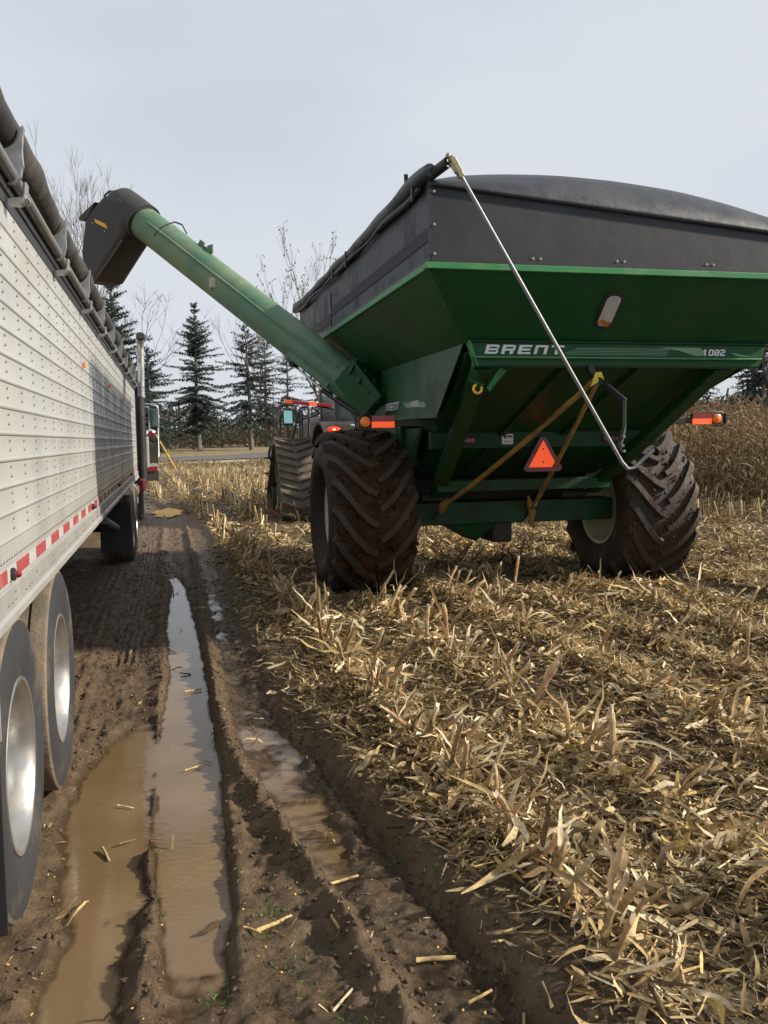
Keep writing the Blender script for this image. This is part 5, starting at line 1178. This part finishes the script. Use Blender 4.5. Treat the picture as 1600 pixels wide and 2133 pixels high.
for (a, b) in wx:
    n = 26; p = np.stack([a + rng.normal(0, .03, n), b + rng.normal(0, .04, n), np.zeros(n)], 1); p[:, 2] = np.maximum(ground_z(p[:, 0], p[:, 1]), WL) + rng.uniform(.005, .03, n)
    ac.scatter(chipT, p, rng.uniform(.012, .028, n), np.array([(.06, .13, .03)]) * rng.uniform(.6, 1.4, (n, 1)), .5, .6)
tag(ac.obj('weeds', M['leafy']), 'small green weeds sprouting from the mud', 'weeds', kind='stuff')
# spilled heap of corn on the ground ahead
V = []; F = []; NR_, NA = 8, 28; cx_, cy_ = -.06, 21.2; gz = float(ground_z(cx_, cy_, False))
for i in range(NR_ + 1):
    t = i / NR_
    for k in range(NA):
        a = 2 * math.pi * k / NA; r_ = t * (1 + .25 * math.sin(3 * a + 1) + .12 * math.sin(7 * a)); V.append((cx_ + .42 * r_ * math.cos(a), cy_ + .9 * r_ * math.sin(a), gz + .02 + .13 * (1 - t) ** 1.1 + .01 * random.random()))
for i in range(NR_):
    for k in range(NA): a = i * NA + k; b = i * NA + (k + 1) % NA; F.append((a, b, b + NA, a + NA))
tag(link('spilled_corn', np_mesh('spilled_corn', V, F, True), M['corngold']), 'low heap of spilled yellow corn on the ground ahead of the ruts', 'corn', kind='stuff')

# ------------------------------------------------------------------ standing corn at the field's edge
def corn_plant():
    V = []; F = []; T = []
    def addm(v, f, t): 
        b = len(V); V.extend(v); F.extend([tuple(i + b for i in q_) for q_ in f]); T.extend([t] * len(v))
    h = random.uniform(2.0, 2.45); bend = (random.gauss(0, .10), random.gauss(0, .10)); n = 5; base = np.array([.29, .205, .105]) * random.uniform(.75, 1.15)
    P = [(bend[0] * t * t, bend[1] * t * t, h * t) for t in np.linspace(0, 1, 7)]
    m = MB().tube(P, [.014, .013, .012, .011, .009, .006, .003], n, cap=False); addm(m.v, m.f, base * .9)
    for k in range(13):
        t = .08 + .86 * k / 12 + random.uniform(-.03, .03); az_ = k * math.pi + random.gauss(0, .6); L = random.uniform(.45, .8) * (1.0 if t < .8 else .6); wd = random.uniform(.035, .06)
        p0 = Vector((bend[0] * t * t, bend[1] * t * t, h * t)); el = random.uniform(.5, 1.1); v = []; f = []; p = p0.copy(); col = base * random.uniform(.7, 1.35)
        for s_ in range(6):
            u = s_ / 5; ww = wd * math.sin(min(1, u * 2 + .3) * 1.57) * (1 - u ** 2) / 2; sd = Vector((-math.sin(az_), math.cos(az_), random.uniform(-.5, .5)))
            v += [tuple(p - sd * ww), tuple(p + sd * ww)]; p = p + Vector((math.cos(az_) * math.cos(el), math.sin(az_) * math.cos(el), math.sin(el))) * L / 5; el -= random.uniform(.35, .75); az_ += random.uniform(-.25, .25)
        f = [(2 * i, 2 * i + 1, 2 * i + 3, 2 * i + 2) for i in range(5)]; addm(v, f, col)
    for _ in range(1):
        zc = h * random.uniform(.38, .5); az_ = random.uniform(0, 6.28); a0 = Vector((0, 0, zc)); b0 = a0 + Vector((math.cos(az_) * .10, math.sin(az_) * .10, -.16))
        m = MB().tube([a0, a0.lerp(b0, .4), a0.lerp(b0, .8), b0], [.012, .03, .026, .008], 6, cap=False); addm(m.v, m.f, np.array([.50, .42, .26]))
    for q_ in range(4):
        az_ = random.uniform(0, 6.28); p = Vector(P[-1]); e_ = p + Vector((math.cos(az_) * .12, math.sin(az_) * .12, random.uniform(.02, .18))); s_ = Vector((0, 0, .012))
        addm([tuple(p - s_), tuple(p + s_), tuple(e_ + s_), tuple(e_ - s_)], [(0, 1, 2, 3)], base * .9)
    return np.array(V), np.array(F), np.array(T)
CP = [corn_plant() for _ in range(8)]
CPM = []
for V, F, T_ in CP:
    me = np_mesh('corn_plant', V, F, False, T_); me.materials.append(M['residue']); CPM.append(me)
def corn_edge(y): return 12.6 - .03 * (y - 15)
y = 14.2; cnt = 0
while y < 29 and cnt < 110:
    y += random.uniform(.12, .20); x = corn_edge(y) + random.gauss(0, .06)
    o = bpy.data.objects.new('corn_plant', random.choice(CPM)); COL.objects.link(o); o.location = (x, y, float(ground_z(x, y, False)) - .02); sz_ = random.uniform(.86, 1.06); o.rotation_euler = (random.gauss(0, .07), random.gauss(0, .07), random.uniform(0, 6.28)); o.scale = (1, 1, sz_); hh2 = 'tall' if sz_ > 1.0 else ('short' if sz_ < .92 else 'middling'); zz2 = 'nearest the picture edge' if y < 17.5 else ('beyond the right cart tyre' if y < 22 else 'partly behind the cart')
    tag(o, f'{hh2} dry corn plant in the front row of uncut corn, {zz2}', 'corn plant', 'standing corn plants along the edge of the uncut field'); cnt += 1
ac = Acc(); P = []
for kr in range(0, 9):
    y = 14.0 if kr else 29.
    while y < 62:
        y += random.uniform(.11, .19) * (1 + max(0, y - 30) / 40); P.append((corn_edge(y) + .76 * kr + random.gauss(0, .07), y, 0))
P = np.array(P); P[:, 2] = ground_z(P[:, 0], P[:, 1], False) - .02; w_ = rng.integers(0, 8, len(P))
for i in range(8):
    m_ = w_ == i; n = int(m_.sum()); R = rotm(rng.uniform(0, 6.28, n), rng.normal(0, .05, n), rng.normal(0, .05, n)); V, F, T_ = CP[i]
    ac.add((V, F), P[m_], R, rng.uniform(.85, 1.06, n), (np.tile(T_[None], (n, 1, 1)) * rng.uniform(.7, 1.2, (n, 1, 1))))
tag(ac.obj('standing_corn', M['residue']), 'block of dry uncut corn standing behind its front row', 'corn', kind='stuff')

# ------------------------------------------------------------------ trees
def spruce(name, label, x, y, h, rmax, free, seed, dens=1.0, drop=0.0, lean_=0, trunk_r=.22, group='spruces beyond the road'):
    rd = random.Random(seed); z0 = float(ground_z(x, y, False)) - .1
    t = thing(name, label, 'tree', (x, y, z0), group)
    P = [(x + lean_ * u * u * h + rd.gauss(0, .02), y, z0 + h * u) for u in np.linspace(0, 1, 10)]
    part('trunk', MB().tube(P, [trunk_r * (1 - .95 * u) + .015 for u in np.linspace(0, 1, 10)], 8), M['bark'], t, True)
    V = []; F = []; T_ = []; BV = MB()
    z = free * h
    while z < h * .985:
        u = (z - free * h) / (h * (1 - free)); prof = (1 - u) ** .85 * (.55 + .45 * min(1, u * 5 + .2))
        nb = rd.randint(5, 8) if u < .85 else 4; a0 = rd.uniform(0, 6.28)
        for b in range(nb):
            if rd.random() < drop: continue
            az_ = a0 + 6.283 * b / nb + rd.gauss(0, .3); L = max(.25, rmax * prof * rd.uniform(.45, 1.25)); zj = rd.gauss(0, .22); el = .15 + .5 * u - .35 * (1 - u) * rd.uniform(.3, 1.2)
            p = Vector((x + lean_ * (z / h) ** 2 * h, y, z0 + min(h * .99, z + zj))); ns = max(3, int(L / .22)); pts = [p.copy()]
            for s_ in range(ns):
                q_ = s_ / ns; e_ = el - .5 * math.sin(q_ * 2.6) * (1 - u) + .55 * max(0, q_ - .6) * (1 - u)
                p = p + Vector((math.cos(az_) * math.cos(e_), math.sin(az_) * math.cos(e_), math.sin(e_))) * L / ns; pts.append(p.copy())
                sd = Vector((-math.sin(az_), math.cos(az_), 0)); k_ = int(rd.uniform(5, 9) * dens)
                for _ in range(k_):
                    ww = (.10 + .38 * (1 - q_) * min(1, L / 2)) * rd.uniform(.4, 1.2); dv = (sd * rd.choice((-1, 1)) * rd.uniform(.3, 1) + Vector((math.cos(az_), math.sin(az_), 0)) * rd.uniform(.1, .9) + Vector((0, 0, rd.uniform(-1.0, .25)))).normalized() * ww
                    o_ = p + Vector((rd.gauss(0, .06), rd.gauss(0, .06), rd.gauss(0, .05))); wv = dv.cross(Vector((rd.gauss(0, 1), rd.gauss(0, 1), rd.gauss(0, 1)))).normalized() * rd.uniform(.03, .075)
                    i_ = len(V); V += [tuple(o_ - wv), tuple(o_ + wv), tuple(o_ + dv)]; F.append((i_, i_ + 1, i_ + 2)); c_ = rd.uniform(.6, 1.5); T_ += [(.052 * c_, .072 * c_, .062 * c_)] * 3  # needle tint lightened to stand in for distance haze
            if L > .7: BV.tube([pts[0], pts[len(pts) // 2], pts[-1]], [.03, .02, .008], 3, cap=False)
        z += rd.uniform(.18, .50) * (1 + .4 * (1 - u))
    cr = link('crown', np_mesh('crown', V, F, False, np.array(T_)), M['leafy'], t)
    if BV.v: link('limb', BV.mesh('limb'), M['barkdark'], cr)
    return t
spruce('spruce_tree', 'tall full spruce standing alone behind the road, left of the sparse spruces', 2.6, 85, 13.6, 4.4, .13, 1, 1.7, .0, trunk_r=.26)
spruce('spruce_tree', 'sparse spruce with bare lower trunk just left of the raised auger', 6.9, 78, 11.2, 4.4, .22, 2, 1.2, .2, -.03, .22)
spruce('spruce_tree', 'thin ragged spruce partly hidden below the raised auger', 9.2, 87, 11.6, 3.6, .22, 3, 1.0, .28, trunk_r=.2)
spruce('spruce_tree', 'scraggly spruce behind the tractor warning bar', 12.0, 92, 11.5, 3.4, .2, 4, .9, .3, trunk_r=.2)
spruce('spruce_tree', 'large dark spruce rising behind the tarp roll of the trailer', -3.9, 70, 13.4, 5.6, .08, 5, 1.8, .02, trunk_r=.3)
spruce('spruce_tree', 'lower spruce right behind the exhaust stack', -1.6, 76, 9.0, 4.6, .08, 6, 1.5, .05, trunk_r=.25)
spruce('spruce_tree', 'spruce seen through the gap under the auger beside the cart', 15.2, 86, 11.0, 3.6, .2, 7, 1.0, .2, trunk_r=.2)
for i, (x, y, h, lb_) in enumerate(((33.5, 52, 11, 'dark spruce behind the standing corn at the cart corner'), (36.5, 50, 12, 'broad dark spruce behind the standing corn near the picture edge'), (38.5, 47, 10, 'outermost dark spruce behind the standing corn'), (31, 58, 10, 'farthest dark spruce behind the standing corn'))):
    spruce('spruce_tree', lb_, x, y, h, 3.0, .18, 20 + i, .9, .15, trunk_r=.2, group='spruces behind the standing corn')

for i, (x, y, h, lb_) in enumerate(((29.5, 50, 9.5, 'ragged spruce just right of the cart hopper slope'), (35, 47, 9, 'dense low spruce between the two taller ones over the corn'), (40.5, 52, 12, 'tall spruce standing furthest out behind the corn'), (27.5, 54, 9, 'spruce half hidden by the right side of the cart'))):
    spruce('spruce_tree', lb_, x, y, h, 3.6, .06, 40 + i, 1.2, .1, trunk_r=.2, group='spruces behind the standing corn')
ac = Acc(); n = 6000; x = rng.uniform(22, 52, n); y = 62 - .25 * (x - 22) + rng.uniform(-2, 3, n); z = ground_z(x, y, False) + rng.random(n) ** .8 * (2.2 + 2.4 * np.clip(fbm(x, y, .4, 3, 95) + .4, 0, 1))
ac.scatter(chipT, np.stack([x, y, z], 1), rng.uniform(.25, .6, n), np.array([(.055, .058, .042)]) * rng.uniform(.6, 1.4, (n, 1)), 1.1, .8)
tag(ac.obj('shelterbelt_brush', M['leafy']), 'dark brush filling in below the spruces behind the corn', 'brush', kind='stuff')

def bare_tree(name, label, x, y, h, seed, spread=.5, leaves=0, r0=.16, depth=6, group='bare trees beyond the road'):
    rd = random.Random(seed); z0 = float(ground_z(x, y, False)) - .1; t = thing(name, label, 'tree', (x, y, z0), group); m = MB(); tr = MB(); LV = []; LF = []
    def grow(p, d, L, r, lev):
        n = 3; P = [p]; 
        for k in range(n):
            d = (d + Vector((rd.gauss(0, .10), rd.gauss(0, .10), rd.gauss(.03, .05)))).normalized(); P.append(P[-1] + d * L / n)
        (tr if lev == 0 else m).tube(P, [r, r * .87, r * .75, r * .6], 5 if lev < 2 else 3, cap=False)
        if leaves and lev >= depth - 2 and rd.random() < leaves:
            for _ in range(2):
                o_ = P[-1] + Vector((rd.gauss(0, .1), rd.gauss(0, .1), rd.gauss(0, .1))); i_ = len(LV); s_ = rd.uniform(.06, .13)
                LV.extend([tuple(o_), tuple(o_ + Vector((s_, rd.uniform(-s_, s_), s_ * .5))), tuple(o_ + Vector((s_ * .4, rd.uniform(-s_, s_), -s_)))]); LF.append((i_, i_ + 1, i_ + 2))
        if lev >= depth: return
        nb = rd.choice((2, 3, 3)) if lev else 4
        for b in range(nb):
            base = P[-1] if (b == 0 or lev > 3) else P[rd.choice((1, 2, 3)) if lev else rd.choice((2, 3))]
            dv = Vector((rd.gauss(0, 1), rd.gauss(0, 1), rd.gauss(.1, .5))).normalized(); nd = (d * (1.0 if b == 0 else .7) + dv * spread * (.5 if b == 0 else 1.0) + Vector((0, 0, .18))).normalized()
            grow(base, nd, L * rd.uniform(.6, .86), max(.012, r * .55), lev + 1)
    grow(Vector((x, y, z0)), Vector((0, 0, 1)), h * .36, r0, 0)
    part('trunk', tr, M['barkdark'], t, True); cr = link('crown', m.mesh('crown'), M['barkdark'], t)
    if LV: link('leaves', np_mesh('leaves', LV, LF, False, np.tile(np.array([[.12, .075, .035]]), (len(LV), 1))), M['leafy'], cr)
bare_tree('bare_tree', 'tall bare tree behind the trailer roof, left of the auger hood', -7.6, 76, 20.5, 31, .34, 0, .24)
bare_tree('bare_tree', 'slender bare tree peeking past the trailer tarp roll', -9.8, 80, 19.8, 32, .30, 0, .22)
bare_tree('bare_tree', 'spreading bare tree below the auger hood', -2.9, 78, 11.5, 33, .62, 0, .2)
bare_tree('bare_tree', 'slim bare tree with its top showing above the auger tube', 10.4, 96, 12.6, 34, .16, .12, .13, 5)
bare_tree('bare_tree', 'bare tree with a few brown leaves beside the tarp corner', 12.9, 71, 14.3, 35, .20, .55, .15, 5)
bare_tree('bare_tree', 'small bare tree showing between tarp end and auger', 15.6, 84, 8.5, 36, .35, .5, .12, 5)

# brush and far treeline
ac = Acc(); n = 16000; x = rng.uniform(-14, 34, n); y = 88 + rng.uniform(-3, 7, n) + .12 * x; hgt = 1.2 + 2.6 * np.clip(fbm(x, y * .2, .35, 4, 70) + .30, 0, 1) ** 1.5; z = ground_z(x, y, False) + rng.random(n) ** .8 * hgt
tc_ = np.array([(.17, .135, .08), (.22, .17, .10), (.11, .105, .065), (.26, .19, .11)])[rng.choice(4, n, p=[.35, .25, .3, .1])] * rng.uniform(.6, 1.3, (n, 1))
ac.scatter(chipT, np.stack([x, y, z], 1), rng.uniform(.25, .7, n), tc_, 1.1, .8)
tag(ac.obj('roadside_brush', M['leafy']), 'dense brown brush growing along the far side of the road', 'brush', kind='stuff')
ac = Acc(); n = 30000; ang = rng.uniform(-35, 75, n); d_ = rng.uniform(150, 190, n); x = d_ * np.sin(np.radians(ang)); y = d_ * np.cos(np.radians(ang)); hgt = 3.5 + 7 * np.clip(fbm(ang, ang * 0, .25, 4, 80) + .3, 0, 1); z = ground_z(x, y, False) + rng.random(n) ** .9 * hgt
ac.scatter(chipT, np.stack([x, y, z], 1), rng.uniform(.9, 2.2, n), np.array([(.075, .072, .062)]) * rng.uniform(.6, 1.3, (n, 1)), 1.1, .8)
tag(ac.obj('treeline', M['leafy']), 'distant brown treeline along the horizon', 'treeline', kind='stuff')
ac = Acc(); n = 9000; x = rng.uniform(-12, 30, n); y = rng.uniform(50, 60, n); z = ground_z(x, y, False); 
gs = sst(.35, .6, .5 + fbm(x, y, .5, 3, 90)); k = rng.random(n) < (.25 + .75 * gs); x, y, z = x[k], y[k], z[k]
ac.scatter(stripT[:6], np.stack([x, y, z + .06], 1), rng.uniform(.2, .55, len(x)), np.array([(.30, .23, .12)]) * rng.uniform(.6, 1.2, (len(x), 1)), 1.0, .8)
tag(ac.obj('verge_grass', M['leafy']), 'dry tan grass on the verge before the road', 'grass', kind='stuff')
# guy-wire guard by the road
gw = thing('guy_wire', 'yellow guy wire guard slanting to the ground beside the road', 'guy wire', (.30, 50, float(ground_z(.3, 50, False))))
gz = float(ground_z(.30, 50, False))
part('yellow_guard', MB().tube([(.30, 50, gz), (-.72, 50, 2.06)], .03, 8), M['yellow'], gw, True)
part('anchor_rod', MB().tube([(.30, 50, gz - .1), (.42, 50, gz + .02)], .02, 6), M['galv'], gw, True)
